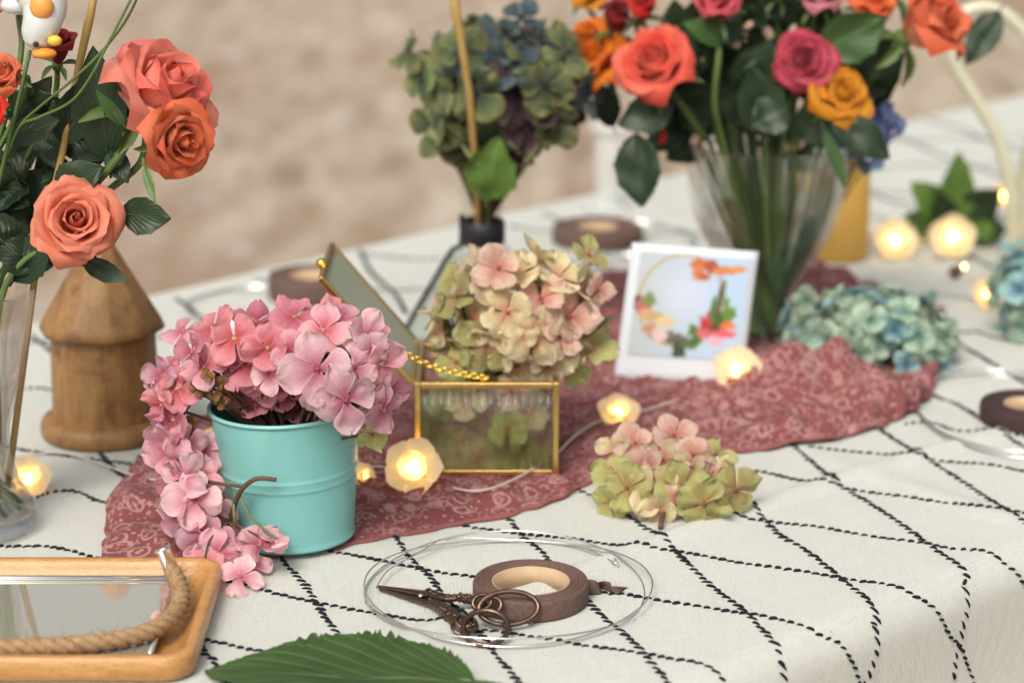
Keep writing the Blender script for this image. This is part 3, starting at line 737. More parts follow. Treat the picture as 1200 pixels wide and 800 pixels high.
bk.rotation_euler = (0, -0.035, 0)
rr = random.Random(21)
BY = by
t = thing('hydrangea', 'pink hydrangea head filling the turquoise bucket', 'flower', bc+V((0, 0, 0.01)), 'hydrangea flowers')
ex = [  # px, py, dY, radius px, family, normal
 (275,397,-0.035,42,'pinkdeep',(-.2,-.9,.5)), (314,408,-0.045,38,'pinkdeep',(.1,-.8,.3)), (226,412,-0.02,38,'pinkdeep',(-.7,-.5,.3)),
 (200,440,-0.02,32,'pinkdeep',(-.7,-.7,.1)), (190,474,-0.025,28,'pinkdeep',(-.6,-.7,-.2)), (372,432,-0.075,55,'pinkpale',(.1,-.95,.2)),
 (405,468,-0.08,50,'pinkpale',(.35,-.9,-.05)), (314,438,-0.05,30,'pinkpale',(-.3,-.9,.2)), (379,388,-0.04,40,'pink',(.2,-.7,.8)),
 (428,392,-0.04,36,'pinkpale',(.5,-.8,.4)), (446,428,-0.045,38,'pink',(.8,-.6,.1)), (448,480,-0.05,38,'pink',(.7,-.7,-.3)),
 (436,508,-0.05,30,'lime',(.4,-.8,-.5)), (455,455,-0.03,34,'pinkdeep',(.8,-.4,.1)), (330,462,-0.02,30,'pinkdeep',(.1,-.7,.6)),
 (345,372,-0.02,36,'pinkdeep',(.1,-.6,.8)), (250,385,-0.01,36,'pinkdeep',(-.3,-.6,.7)), (300,378,0.0,34,'pinkdeep',(0,-.5,.9)),
 (400,372,0.0,34,'pink',(.3,-.5,.9)), (216,388,0.01,32,'pink',(-.6,-.4,.7)), (345,410,-0.05,34,'pink',(-.2,-.8,.5)),
 (416,430,-0.06,34,'pinkpale',(.4,-.8,.3)), (370,462,-0.05,26,'pinkpale',(-.5,-.8,-.1)), (290,440,-0.03,28,'pink',(.2,-.8,.3)),
 (395,368,0.03,30,'pinkdeep',(0,-.3,1)), (450,400,0.0,32,'pink',(.6,-.3,.7)), (240,430,-0.03,34,'pink',(-.3,-.8,.4)),
 (231,455,-0.035,13,'dry',(0,-1,.4)), (250,462,-0.04,12,'dry',(.4,-.8,.4)), (262,448,-0.04,12,'dry',(-.4,-.8,.4)), (243,440,-0.045,11,'dry',(0,-.8,.8)),
 (258,470,-0.035,12,'dry',(0,-.8,.1)), (345,364,0.01,28,'pinkdeep',(0,-.4,1)), (300,474,-.02,26,'pinkdeep',(-.2,-.7,.7)), (348,478,-.01,28,'pinkdeep',(.1,-.7,.7)), (385,480,-.02,26,'pink',(.2,-.7,.6)), (275,462,-.01,26,'pinkdeep',(-.2,-.7,.6)), (318,486,.01,26,'pinkdeep',(0,-.5,.9)), (360,488,.01,26,'pinkdeep',(0,-.5,.9)), (435,410,-0.05,28,'pinkpale',(.2,-.9,.3)),
]
pts = []
for (px, py, dy, rp, fm, nn) in ex:
    p = Q(px, py, BY+dy); put_floret(t, p, nn, rp*mpp(p)*0.84, fm, rr); pts.append(p)
for i in range(44):
    a = rr.uniform(0, 6.28); q = rr.uniform(0.2, 1)**.5; ph = rr.uniform(0.1, 1.3)
    c = Q(322, 452, BY); d = V((math.cos(a)*math.cos(ph)*0.064, math.sin(a)*math.cos(ph)*0.052, math.sin(ph)*0.036))
    p = c+d*q; n_ = (d.normalized()+V((rr.uniform(-.4, .4), rr.uniform(-.4, .4), rr.uniform(-.2, .4))))
    put_floret(t, p, n_, 0.020, rr.choice(['pinkdeep', 'pinkdeep', 'pink']), rr); pts.append(p)
stems_to(t, bc+V((0.0, 0, 0.05)), pts, M['twig'], 0.0012)
# hanging branch
t = thing('hydrangea', 'pink hydrangea branch trailing over the left side of the turquoise bucket down to the cloth', 'flower', P(275, 672, 0.004), 'hydrangea flowers')
FY = P(300, 660).y
ex = [(205,492,.02,36,'pinkdeep',(-.5,-.8,.1)),(200,528,.015,38,'pink',(-.5,-.8,.1)),(196,552,.02,34,'pinkdeep',(-.6,-.7,0)),(240,528,.03,28,'pinkpale',(.2,-.9,.2)),
 (228,585,-.005,42,'pinkpale',(.1,-.9,.3)),(206,600,.0,36,'pink',(-.5,-.8,0)),(240,632,-.01,42,'pink',(.0,-.8,.5)),(262,660,-.02,38,'pinkpale',(.2,-.7,.6)),
 (304,640,-.02,34,'pink',(.3,-.3,.9)),(295,664,-.03,28,'pinkpale',(.5,-.3,.8)),(215,560,.0,34,'pinkpale',(-.2,-.9,.2)),(192,505,.03,24,'pinkdeep',(-.7,-.6,.1)),
 (176,450,.04,20,'pinkpale',(-.9,-.4,.1)),(200,470,.03,26,'pinkdeep',(-.6,-.8,.0)),(222,622,.0,32,'pinkdeep',(-.5,-.8,.1)),(262,618,.01,30,'pink',(.4,-.7,.4)),
 (222,495,.03,10,'dry',(0,-1,.3)),(214,502,.03,10,'dry',(.4,-1,.3)),(226,506,.03,9,'dry',(0,-1,-.3)),(270,640,.0,32,'pinkdeep',(.1,-.6,.7)),(318,636,-.02,24,'pinkpale',(.6,.1,.8)),(250,600,.0,30,'pinkpale',(.3,-.9,.2)),(232,560,.01,32,'pink',(.0,-.9,.3)),(218,520,.015,32,'pink',(.1,-.9,.1)),(255,650,-.02,36,'pink',(-.1,-.8,.5)),(282,676,-.035,28,'pinkpale',(.1,-.6,.8)),(240,668,-.02,30,'pinkdeep',(-.5,-.6,.5)),(212,575,.01,34,'pinkdeep',(-.5,-.8,.1)),(190,440,.03,28,'pink',(-.6,-.7,.3)),(208,455,.02,30,'pinkdeep',(-.2,-.9,.2))]
pts = []
for (px, py, dy, rp, fm, nn) in ex:
    p = Q(px, py, FY+dy)
    if p.z < TZ+0.008: p = P(px, py, 0.010)
    put_floret(t, p, nn, rp*mpp(p)*0.95, fm, rr); pts.append(p)
mb = MB()
mb.tube(catmull([Q(324, 562, FY-.012), Q(300, 561, FY-.012), Q(282, 575, FY-.008), Q(272, 600, FY), Q(262, 625, FY+.005), Q(232, 655, FY)], 6), [0.0016+0.0006*(k/30) for k in range(31)], 7)
mb.tube(catmull([Q(286, 570, FY-.008), Q(255, 566, FY), Q(232, 560, FY+.01), Q(215, 545, FY+.015), Q(205, 505, FY+.02), Q(225, 470, FY+.03)], 5), 0.0013, 6)
mb.tube(catmull([Q(232, 560, FY+.01), Q(228, 545, FY+.01), Q(236, 530, FY+.02)], 5), 0.0010, 6)
for i, p in enumerate(pts):
    if i % 2 == 0: mb.tube(catmull([Q(268, 612, FY), (Q(250, 600, FY)+p)/2, p], 4), 0.0008, 5)
mb.build('twig', M['twig'], t)
mb = MB()
mb.tube(catmull([Q(274, 590, FY-.004), Q(276, 612, FY-.006), P(292, 640, .004)], 5), 0.0010, 6)
mb.tube(catmull([Q(282, 580, FY-.006), Q(290, 600, FY-.01), Q(312, 622, FY-.012), Q(328, 632, FY-.014)], 5), 0.0010, 6)
mb.build('stem', M['leafpale'], t)

# ---------------------------------------------------------------- generic flat hydrangea on table, right foreground
def h_fams(d, r):
    return r.choice(['lime', 'cream', 'lime'] if d.x < -0.3 or d.z < 0.1 else ['cream', 'creampink', 'creampink', 'lime'])
c0 = P(788, 588)
t = thing('hydrangea', 'green and blush hydrangea sprig lying on the white cloth in front of the scarf', 'flower', c0, 'hydrangea flowers')
Y0 = c0.y
ex = [(722,556,-.01,32,'lime',(-.5,-.8,.4)),(735,572,-.03,30,'lime',(-.2,-.8,.5)),(714,588,-.03,28,'lime',(-.7,-.7,.1)),(776,540,0,32,'cream',(0,-.7,.7)),(768,574,-.03,34,'cream',(-.1,-.9,.4)),
 (745,520,.01,28,'creampink',(-.3,-.6,.8)),(790,510,.02,28,'creampink',(.2,-.6,.7)),(812,534,0,28,'creampink',(.3,-.7,.6)),(838,532,.01,26,'lime',(.6,-.3,.8)),(828,560,-.02,26,'creampink',(.4,-.8,.2)),
 (800,572,-.035,36,'lime',(0,-.95,.2)),(824,590,-.05,34,'lime',(.1,-.9,.2)),(862,574,-.03,34,'lime',(.5,-.9,.1)),(770,598,-.045,26,'cream',(-.1,-.9,-.1)),(848,556,0,24,'cream',(.5,-.6,.6)),
 (722,528,.02,26,'cream',(-.5,-.5,.7)),(806,550,-.02,24,'cream',(.1,-.8,.5)),(756,548,-.01,26,'creampink',(-.3,-.8,.5)),(842,600,-.045,22,'lime',(.4,-.8,0)),(790,590,-.04,26,'creampink',(0,-.9,0))]
pts = []
for (px, py, dy, rp, fm, nn) in ex:
    p = Q(px, py, Y0+dy)
    if p.z < TZ+0.006: p = P(px, py, 0.010)
    put_floret(t, p, nn, rp*mpp(p)*1.0, fm, rr); pts.append(p)
mb = MB()
for p in pts: mb.tube(catmull([P(790, 585, .012), (P(790, 585, .012)+p)/2-V((0, 0, .003)), p], 4), 0.0009, 5)
mb.tube(catmull([P(790, 580, .012), P(778, 600, .008), P(774, 618, .003)], 4), 0.0020, 7)
mb.build('stem', M['twig'], t)

# ---------------------------------------------------------------- glass jewel box
FL = P(490, 557, 0.006); FRp = P(651, 556, 0.006)
bx0, bx1 = FL.x, FRp.x; bf = (FL.y+FRp.y)/2; bd = bf+0.108; bzz = TZ+0.006; bh = 0.077
gb = thing('glass_box', 'brass framed ribbed glass jewel box with its lid open, filled with hydrangea', 'box', ((bx0+bx1)/2, (bf+bd)/2, bzz))
fr = MB(); w = 0.0050
cs = [V((x, y, 0)) for x, y in ((bx0, bf), (bx1, bf), (bx1, bd), (bx0, bd))]
for c in cs: fr.bar(V((c.x, c.y, bzz)), V((c.x, c.y, bzz+bh)), w, w, (0, 1, 0))
for k in range(4):
    a, b_ = cs[k], cs[(k+1) % 4]; dd = (b_-a).normalized()*w/2
    for zz in (bzz+w/2, bzz+bh-w/2):
        fr.bar(V((a.x, a.y, zz))+dd, V((b_.x, b_.y, zz))-dd, w, w)
bevel(fr.build('frame', M['brass'], gb, False), 0.0008)
def ribpanel(a, b_, z0, z1, n):
    mb = MB(); a = V(a); b_ = V(b_); d = b_-a; nn = V((d.y, -d.x, 0)).normalized(); N = n*6
    for side in (1, -1):
        def fn(u, v):
            off = (0.0012+(0.0013*abs(math.sin(u*n*PI)) if side == 1 else 0))*side
            p = a+d*u+nn*off; return V((p.x, p.y, lerp(z0, z1, v)))
        mb.grid(fn, N, 1)
    # close the rim
    m_ = N+1; o = 2*m_
    for i in range(N): mb.face(i+1, i, o+i, o+i+1); mb.face(m_+i, m_+i+1, o+m_+i+1, o+m_+i)
    mb.face(0, m_, o+m_, o); mb.face(N, o+N, o+m_+N, m_+N)
    return mb
zA, zB = bzz+w, bzz+bh-w
ribpanel((bx0+w/2, bf, 0), (bx1-w/2, bf, 0), zA, zB, 16).build('front_pane', M['ribglass'], gb)
for nm, a, b_ in (('side_pane', (bx1, bf+w/2, 0), (bx1, bd-w/2, 0)), ('side_pane', (bx0, bd-w/2, 0), (bx0, bf+w/2, 0)), ('back_pane', (bx1-w/2, bd, 0), (bx0+w/2, bd, 0))):
    MB().bar(V((a[0], a[1], (zA+zB)/2)), V((b_[0], b_[1], (zA+zB)/2)), 0.0015, zB-zA).build(nm, M['thin'], gb, False)
MB().bar((bx0+w, (bf+bd)/2, bzz+0.001), (bx1-w, (bf+bd)/2, bzz+0.001), bd-bf-2*w, 0.0012).build('bottom_pane', M['lidglass'], gb, False)
# lid: hinge on the left top edge, open up and to the left
hf = V((bx0-0.004, bf, bzz+bh)); hb = V((bx0-0.004, bd, bzz+bh))
tipf = Q(377, 328, bf); ld = tipf-hf; 
lid = MB().bar(hf, hf+ld, w*0.9, w*0.9, (0, 1, 0)); lid.bar(hb, hb+ld, w*0.9, w*0.9, (0, 1, 0))
lid.bar(hf+V((0, w/2, 0)), hb-V((0, w/2, 0)), w*0.9, w*0.9); lid.bar(hf+ld+V((0, -w/2, 0)), hb+ld+V((0, w/2, 0)), w, w, ld)
lo = lid.build('lid', M['brass'], gb, False); bevel(lo, 0.0007)
pn = MB(); un = ld.cross(V((0, 1, 0))).normalized()
mid_a = hf+ld*0.03+V((0, (bd-bf)/2, 0)); mid_b = hf+ld*0.97+V((0, (bd-bf)/2, 0))
pn.bar(mid_a, mid_b, (bd-bf)-w, 0.0016, un).build('lid_pane', M['lidglass'], lo, False)
MB().ball(hf+ld+V((-0.0035, (bd-bf)*0.42, 0.001)), 0.0048, 12, 8).build('knob', M['chain'], lo)
ch = MB(); ca, cb_ = hf+ld*0.46+V((0.002, 0.004, 0)), V((lerp(bx0, bx1, 0.52), bf+0.003, bzz+bh+0.002))
cc = catmull([ca, ca.lerp(cb_, 0.5)+V((0, 0, -0.008)), cb_], 40); acc = 0
prev = cc[0]; kk = 0; walk = 0
for i in range(1, len(cc)):
    walk += (cc[i]-prev).length; prev = cc[i]
    if walk > 0.0029:
        d = (cc[i]-cc[i-1]).normalized(); ax = d.cross(V((0, 0, 1))) if kk % 2 else d.cross(V((0, 1, 0.3)))
        ch.torus(cc[i], 0.0019, 0.0006, ax, 12, 6, 1.25, xdir=d); walk = 0; kk += 1
ch.build('chain', M['chain'], gb)
# flowers in the box
Cb = Q(605, 375, bf+0.055)
def bxf(d, r): return r.choice(['cream', 'cream', 'cream', 'lime', 'cream', 'creampink'] if d.z > -0.2 else ['lime', 'lime', 'cream'])
head('hydrangea', 'cream and blush hydrangea head bulging out of the open glass box', Cb, (0.058, 0.045, 0.050), 48, 0.0262, bxf, 5, V(((bx0+bx1)/2, (bf+bd)/2, bzz+0.012)), M['stemdark'], 'hydrangea flowers', extra=(
 (585,315,bf+0.02,32,'creampink',(-.1,-.8,.6)),(690,300,bf+0.06,28,'lime',(.5,-.4,.8)),(600,390,bf+.012,32,'cream',(0,-.9,.4)),(570,405,bf+.012,36,'lime',(-.2,-.9,.3)),(655,395,bf+.02,28,'creampink',(.4,-.8,.3)),
 (535,425,bf+.02,28,'lime',(-.4,-.8,.4)),(525,470,bf+.02,30,'lime',(-.1,-1,0)),(570,480,bf+.02,30,'creampink',(0,-1,0)),(620,478,bf+.02,30,'cream',(.1,-1,0)),(548,520,bf+.02,28,'cream',(0,-1,0)),(600,520,bf+.02,30,'lime',(0,-1,.1)),(635,515,bf+.025,24,'creampink',(0,-1,0)),
 (512,500,bf+.03,22,'lime',(0,-1,0)),(545,470,bf+.012,26,'cream',(0,-1,.2)),(595,500,bf+.012,26,'lime',(0,-1,.2)),(560,535,bf+.014,26,'cream',(0,-1,.2)),(630,535,bf+.014,24,'lime',(0,-1,.2)),(515,535,bf+.014,20,'cream',(0,-1,.2)),(600,460,bf+.014,22,'creampink',(0,-1,.2)),(700,340,bf+0.04,22,'creampink',(.7,-.6,.2)),(640,430,bf+.02,24,'cream',(.2,-.9,.1)),(535,330,bf+.06,26,'lime',(-.6,-.5,.5)),(520,365,bf+.06,24,'cream',(-.7,-.6,.2))))
t = thing('hydrangea_leaf', 'narrow pale green leaf poking out beside the glass box', 'leaf', Q(665, 400, bf+0.07))
leaf(t, Q(665, 402, bf+0.07), Q(722, 370, bf+0.06), 20*mpp(Cb), M['leafpale'], (0, -0.5, .8), seed=4, name='leaf_blade')

# ---------------------------------------------------------------- birdhouse
bp = P(126, 506); wd = thing('birdhouse', 'round wooden birdhouse with a conical roof behind the left vase', 'birdhouse', bp)
k = mpp(bp)
def facet(n, amt):
    def f(r, z, a):
        s = 2*PI/n; q = (a % s)-s/2; return r*lerp(1, math.cos(s/2)/math.cos(q), amt)
    return f
MB().lathe([(0, 0), (72*k, 0), (76*k, .002), (77*k, .007), (76*k, .012), (73*k, .015), (66*k, .017), (0.0, .0172)], bp, 64).build('base', M['housewood'], wd)
MB().lathe([(63*k, .016), (63*k, .03), (62*k, .06), (61*k, .099)], bp, 80, rfn=facet(12, 0.8)).build('wall', M['housewood'], wd)
MB().lathe([(60*k, .094), (71*k, .0905), (73*k, .0925), (69*k, .099), (50*k, .122), (30*k, .147), (15*k, .166), (10*k, .170), (0.0, .171)], bp, 80, rfn=facet(10, 0.7)).build('roof', M['housewood'], wd)

# ---------------------------------------------------------------- left vase and its bouquet
vc = P(-14, 622); k = mpp(vc)
va = thing('vase', 'tall clear glass vase with a pinched waist holding the coral roses', 'vase', vc)
HV = 0.185
po = [(0, .0), (50*k, .0), (56*k, .003), (58*k, .010), (54*k, .022), (45*k, .034), (36*k, .050), (32*k, .066), (34*k, .085), (44*k, .105), (55*k, .130), (63*k, .155), (69*k, .175), (72*k, .187)]
zs = [(p.x, p.y) for p in catmull([V((a, b_, 0)) for a, b_ in po[1:]], 5)]
outp = [(0, 0)]+zs
innp = [(max(r-0.0028, 0.0), max(z, 0.014)) for r, z in reversed(zs) if z > 0.013]+[(0, 0.014)]
MB().lathe(outp+[(zs[-1][0]-0.0012, zs[-1][1]+0.0016)]+innp, vc, 72).build('vase_glass', M['glass'], va)
mouth = vc+V((0, 0, .185)); foot = vc+V((0, 0, .018))
def lroute(mx, my, fx, fy): return [mouth+V((mx, my, 0.01)), vc+V((mx*.3, my*.3, .08)), foot+V((fx, fy, 0))]
LY = vc.y
GL = 'roses in the left vase'
rose('peach orange rose in full bloom facing the camera in the left vase', 88, 259, LY-0.05, 64, (0.22, -0.85, 0.45), 'peach', 5, lroute(.028, -.015, .01, -.01), 0.9, 30,
     leaves=((140,250,200,256,46,.02),(60,235,120,195,56,.03),(95,305,150,330,26,.02),(50,305,-5,290,52,.04)), group=GL)
rose('large coral pink rose seen from the side, topmost in the left vase', 180, 112, LY-0.01, 88, (0.70, -0.30, 0.64), 'coralpink', 8, [Q(150, 165, LY-.02), Q(112, 215, LY-.02)]+lroute(.02, 0, .005, 0), 0.85, 27, h=1.2,
     leaves=((128,195,108,55,62,.0),(146,148,112,106,17,-.04,'leafmid'),(128,175,150,215,30,.0)), group=GL, sr=0.0030)
rose('orange coral rose pressed under the large coral pink rose', 208, 162, LY-0.05, 62, (0.66, -0.70, -0.05), 'coral', 9, [Q(165, 190, LY-.01), Q(125, 225, LY-.01)]+lroute(.02, .01, 0, .008), 0.8, 26, group=GL, sr=0.0026,
     leaves=((168,190,182,240,12,-.03,'stem'),))
rose('dark red rosebud behind the duck ornament', 68, 62, LY+0.03, 40, (0.15, -0.3, 0.94), 'darkred', 12, [Q(55, 140, LY+.03)]+lroute(0, .01, 0, .01), 0.25, 20, h=1.25,
     leaves=((60,185,20,120,44,.02),(70,130,150,170,46,.03),(10,200,45,160,38,.02)), group=GL)
rose('bright red rose cut off by the left edge beside the duck ornament', 6, 88, LY+0.0, 38, (-0.3, -0.7, 0.6), 'coral', 14, lroute(-.02, 0, -.01, 0), 0.6, 22,
     leaves=((30,215,-20,180,60,.01),(45,240,-15,215,64,.02),(0,250,60,200,52,.03)), group=GL)
rose('small red rose at the left edge below the duck ornament', -14, 128, LY-0.03, 32, (-0.1, -0.9, 0.3), 'red', 15, lroute(-.03, -.01, -.01, .01), 0.7, 22,
     leaves=((15,330,55,275,50,.02),(20,300,-30,250,60,.02),(75,170,95,95,46,.035),(10,165,70,140,36,.03)), group=GL)
rose('rose pink bloom at the top left corner above the duck ornament', 14, -8, LY+0.03, 36, (0, -0.6, 0.7), 'palepink', 16, [Q(20, 90, LY+.04)]+lroute(-.01, .02, 0, .01), 0.7, 20,
     leaves=((60,150,130,185,46,.0),(88,210,130,140,40,.01),(30,130,60,90,30,.0)), group=GL)
t = thing('stick', 'tan bamboo stick standing among the roses in the left vase', 'stick', foot+V((.012, .01, 0)))
MB().tube([Q(114, -30, LY+.0), Q(106, 20, LY), Q(104, 26, LY), Q(92, 80, LY), Q(74, 175, LY+.005), Q(40, 330, LY+.005), foot+V((.012, .01, 0))], [.0026, .0028, .0032, .0027, .0026, .0026, .0026], 8).build('cane', M['bamboo'], t)
t = thing('grass_stem', 'pair of thin green arching stems crossing the left bouquet', 'stem', foot+V((-.008, .01, 0)))
for pts in ([Q(172, -30, LY-.04), Q(150, 20, LY-.04), Q(118, 62, LY-.04), Q(80, 98, LY-.04), Q(48, 124, LY-.03)], [Q(166, -25, LY-.045), Q(130, 45, LY-.045), Q(105, 92, LY-.045), Q(82, 120, LY-.04), Q(45, 138, LY-.03)]):
    MB().tube(catmull(pts+[Q(22, 150, LY-.02), Q(0, 200, LY-.01), mouth+V((-.02, 0, .01)), foot+V((-.008, .01, 0))], 6), .0010, 6).build('stem', M['stem'], t)
t = thing('foliage_stem', 'dark leafy stems filling the left glass vase under the roses', 'stem', foot)
lr = random.Random(9)
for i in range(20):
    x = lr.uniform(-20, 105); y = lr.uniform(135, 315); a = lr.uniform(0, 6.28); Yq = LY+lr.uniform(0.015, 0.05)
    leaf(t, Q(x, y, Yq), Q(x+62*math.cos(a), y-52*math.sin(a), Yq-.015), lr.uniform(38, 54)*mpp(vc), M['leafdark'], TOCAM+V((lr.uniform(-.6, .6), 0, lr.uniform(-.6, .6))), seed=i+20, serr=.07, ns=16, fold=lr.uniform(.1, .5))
for i in range(9):
    a = i*0.7; q = 0.5+0.4*math.sin(i*5)
    MB().tube(catmull([mouth+V((.032*q*math.cos(a), .03*q*math.sin(a), .06)), mouth+V((.028*q*math.cos(a), .028*q*math.sin(a), 0)), vc+V((.012*math.cos(a), .012*math.sin(a), .07)), foot+V((.026*math.cos(a+2), .026*math.sin(a+2), 0))], 5), .0021, 6).build('stem', M['stemdark' if i % 2 else 'stem'], t)
# duck ornament
dk = Q(45, 42, LY-0.04); k = mpp(dk)
t = thing('duck_ornament', 'white duck ornament on a stick with orange beak, at the top left', 'ornament', dk)
mb = MB()
prof = [Q(44, 60, LY-.04), Q(45, 50, LY-.04), Q(46, 38, LY-.04), Q(50, 24, LY-.04), Q(52, 8, LY-.035), Q(46, -12, LY-.03), Q(30, -32, LY-.03)]
cu = catmull(prof, 6); rad = []
keys = [4, 17, 21, 23, 27, 31, 14]
for i in range(len(cu)):
    f_ = i/6; j = min(int(f_), 5); rad.append(lerp(keys[j], keys[j+1], f_-j)*k)
mb.tube(cu, rad, 20); mb.ball(Q(22, 6, LY-.02), 17*k, 14, 10, (1.3, 1, .7)); mb.build('body', M['ceramic'], t)
MB().ball(Q(46, 49, LY-.04)+V((0, -21*k, 0)), 3.6*k, 10, 8).build('eye', M['black'], t)
MB().ball(Q(64, 48, LY-.05), 8*k, 10, 8, (1.1, .8, .8)).build('beak_knob', plain('yel', (0.75, 0.50, 0.05), 0.4), t)
MB().ball(Q(55, 60, LY-.04)+V((0, -18*k, 0)), 15*k, 14, 8, (1, .7, .42)).build('beak', plain('orb', (0.80, 0.28, 0.03), 0.4), t)
MB().ball(Q(52, 6, LY-.04)+V((0, -17*k, 0)), 15*k, 14, 10, (.95, .65, 1.0)).build('wing', plain('orw', (0.75, 0.33, 0.07), 0.45), t)
MB().tube([Q(35, 60, LY-.03), Q(26, 100, LY-.02), mouth+V((.0, 0, 0)), foot+V((0, -.01, 0))], .0016, 6).build('stick', M['stem'], t)

# ---------------------------------------------------------------- wooden tray, mirror plate, rope
th = 0.019
xr = (P(249, 665, th).x+P(240, 765, th).x)/2; yb = P(200, 651, th).y; yf = P(200, 771, th).y; xl = xr-0.34
tr = thing('tray', 'oblong beech wood tray with rounded corners in the near left corner', 'tray', ((xl+xr)/2, (yb+yf)/2, TZ))
def rrect(inset, rc, z):
    pts = []; x0, x1, y0, y1 = xl+inset, xr-inset, yf+inset, yb-inset
    for (cx, cy, a0) in ((x1-rc, y1-rc, 0), (x0+rc, y1-rc, 90), (x0+rc, y0+rc, 180), (x1-rc, y0+rc, 270)):
        for i in range(9):
            a = math.radians(a0+i*90/8); pts.append(V((cx+rc*math.cos(a), cy+rc*math.sin(a), TZ+z)))
    return pts
loops = [rrect(.004, .018, .001), rrect(.001, .020, .004), rrect(0, .021, th-.005), rrect(.0008, .020, th-.0015), rrect(.0024, .019, th), rrect(.0066, .016, th), rrect(.0086, .015, th-.0015), rrect(.0100, .014, th-.005), rrect(.0145, .011, .007), rrect(.019, .009, .004)]
mb = MB(); nn = 36
for lp in loops:
    for p in lp: mb.vert(p)
for i in range(len(loops)-1):
    for j in range(nn): mb.face(i*nn+j, i*nn+(j+1) % nn, (i+1)*nn+(j+1) % nn, (i+1)*nn+j)
mb.face(*[(len(loops)-1)*nn+j for j in range(nn)]); mb.face(*reversed(range(nn)))
mb.build('tray_body', M['traywood'], tr)
# mirror plate lying in the tray
mt = thing('mirror', 'silver mirror plate with a rope handle lying in the wooden tray', 'mirror', ((xl+xr)/2, (yb+yf)/2, TZ+.005))
mz = TZ+0.0115; my1 = P(100, 679, .0115).y; my0 = max(P(100, 766, .0115).y, yf+.021); mx1 = P(199, 700, .0115).x; mx0 = xl+.02
mb = MB(); 
mb.bar(V((mx0, (my0+my1)/2, mz-.003)), V((mx1, (my0+my1)/2, mz-.003)), my1-my0, .006)
mb.build('plate', M['mirror'], mt, False)
mb = MB()
n = int((mx1-mx0)/.0035)
mb.tube([V((mx0, my1, mz+.0015)), V((mx1, my1, mz+.0015))], .0018, 10)
mb.tube([V((mx1, my1, mz)), V((mx1, my0, mz))], .0018, 8)
mb.build('rim', M['silver'], mt)
f1 = P(204, 674, .020); f0 = Q(190, 641, f1.y+.004)
mb = MB().tube([f0, f0.lerp(f1, .1), f0.lerp(f1, .12), f1], [.0050, .0056, .0050, .0056], 16)
mb.build('ferrule', M['silver'], mt)
rp = catmull([f0.lerp(f1, .8), P(209, 684, .020), P(212, 702, .019), P(202, 722, .018), P(175, 740, .018), P(120, 752, .018), P(60, 757, .018), P(-10, 759, .018), P(-80, 759, .018), P(-160, 750, .018), P(-200, 735, .018)], 14)
mb = MB()
cum = 0; N_ = len(rp)
for s_ in range(3):
    pts = []; cum = 0; nr = V((0, 0, 1))
    for i, p in enumerate(rp):
        t_ = (rp[min(i+1, N_-1)]-rp[max(i-1, 0)]).normalized(); nr = (nr-t_*nr.dot(t_)).normalized(); bn = t_.cross(nr)
        if i: cum += (rp[i]-rp[i-1]).length
        a = cum/0.028*2*PI+s_*2*PI/3
        pts.append(p+(nr*math.cos(a)+bn*math.sin(a))*.0030)
    mb.tube(pts, .0036, 8)
rr = random.Random(4)
for i in range(500):      # loose fibres
    p = rr.choice(rp); d = V((rr.uniform(-1, 1), rr.uniform(-1, 1), rr.uniform(-.3, 1))).normalized(); e = V((rr.uniform(-1, 1), rr.uniform(-1, 1), rr.uniform(-1, 1)))*.004
    mb.tube([p+d*.005, p+d*.0075+e*.5, p+d*.0085+e*1.2], [.00015]*3, 3, False)
mb.build('rope_handle', M['rope'], mt)

# ---------------------------------------------------------------- foreground leaf, scissors, tape, wire
t = thing('hydrangea_leaf', 'large serrated dark green leaf lying on the cloth at the front edge of the photo', 'leaf', P(400, 790))
leaf(t, P(556, 799, .008), P(240, 784, .007), 0.112, M['leafbig'], (0, 0, 1), fold=0.12, droop=0.03, serr=0.10, ns=30, seed=3, nu=26, nv=210, fat=0.40, wob=0.03, name='leaf_blade')
MB().tube(catmull([P(500, 794, .006), P(556, 798, .006), P(600, 806, .003)], 5), [.0014]*6+[.002]*5, 7).build('stem', M['leafpale'], t)
# tape
def tape(label, c, Ro, Ri, h, tail=None, group=None, tm='tape'):
    t = thing('tape_roll', label, 'tape', c, group)
    rn = random.Random(2)
    prof = [(Ri, h), (Ri+.0012, h+.0003)]
    n_ = 44
    for i in range(n_): r_ = lerp(Ri+.0015, Ro-.001, i/(n_-1)); prof.append((r_, h+.0007*rn.uniform(-1, 1)))
    prof += [(Ro-.0004, h-.0006), (Ro, h-.002), (Ro, .002), (Ro-.0006, 0), (Ri, 0)]
    MB().lathe(prof, c, 80).build('roll', M[tm], t)
    MB().lathe([(Ri+.0001, .0002), (Ri-.0012, .0002), (Ri-.0012, h+.0002), (Ri+.0001, h+.0002)], c, 64).build('core', M['tapecore'], t)
    if tail:
        mb = MB()
        def fn(u, v):
            p = sample(tail, u); return p+V((0, 0, v*h*0.85*(1-.45*u)))+V((.0025*math.sin(u*17+v*3), -.003*v+.0015*math.sin(u*11+v*5), 0))
        mb.grid(fn, 26, 6); o = mb.build('tail', M['tape'], t); sm = o.modifiers.new('s', 'SOLIDIFY'); sm.thickness = .0004
    return t
tcn = P(622, 703, 0.001)
tl = catmull([tcn+V((.034, .016, 0)), tcn+V((.0405, .010, 0.001)), P(700, 697, 0), P(708, 692, 0), P(716, 697, 0), P(732, 697, 0)], 6)
tape('roll of brown floral tape lying inside the near wire hoop with its end pulled out', tcn, .0402, .0268, .0145, tl, 'rolls of floral tape')
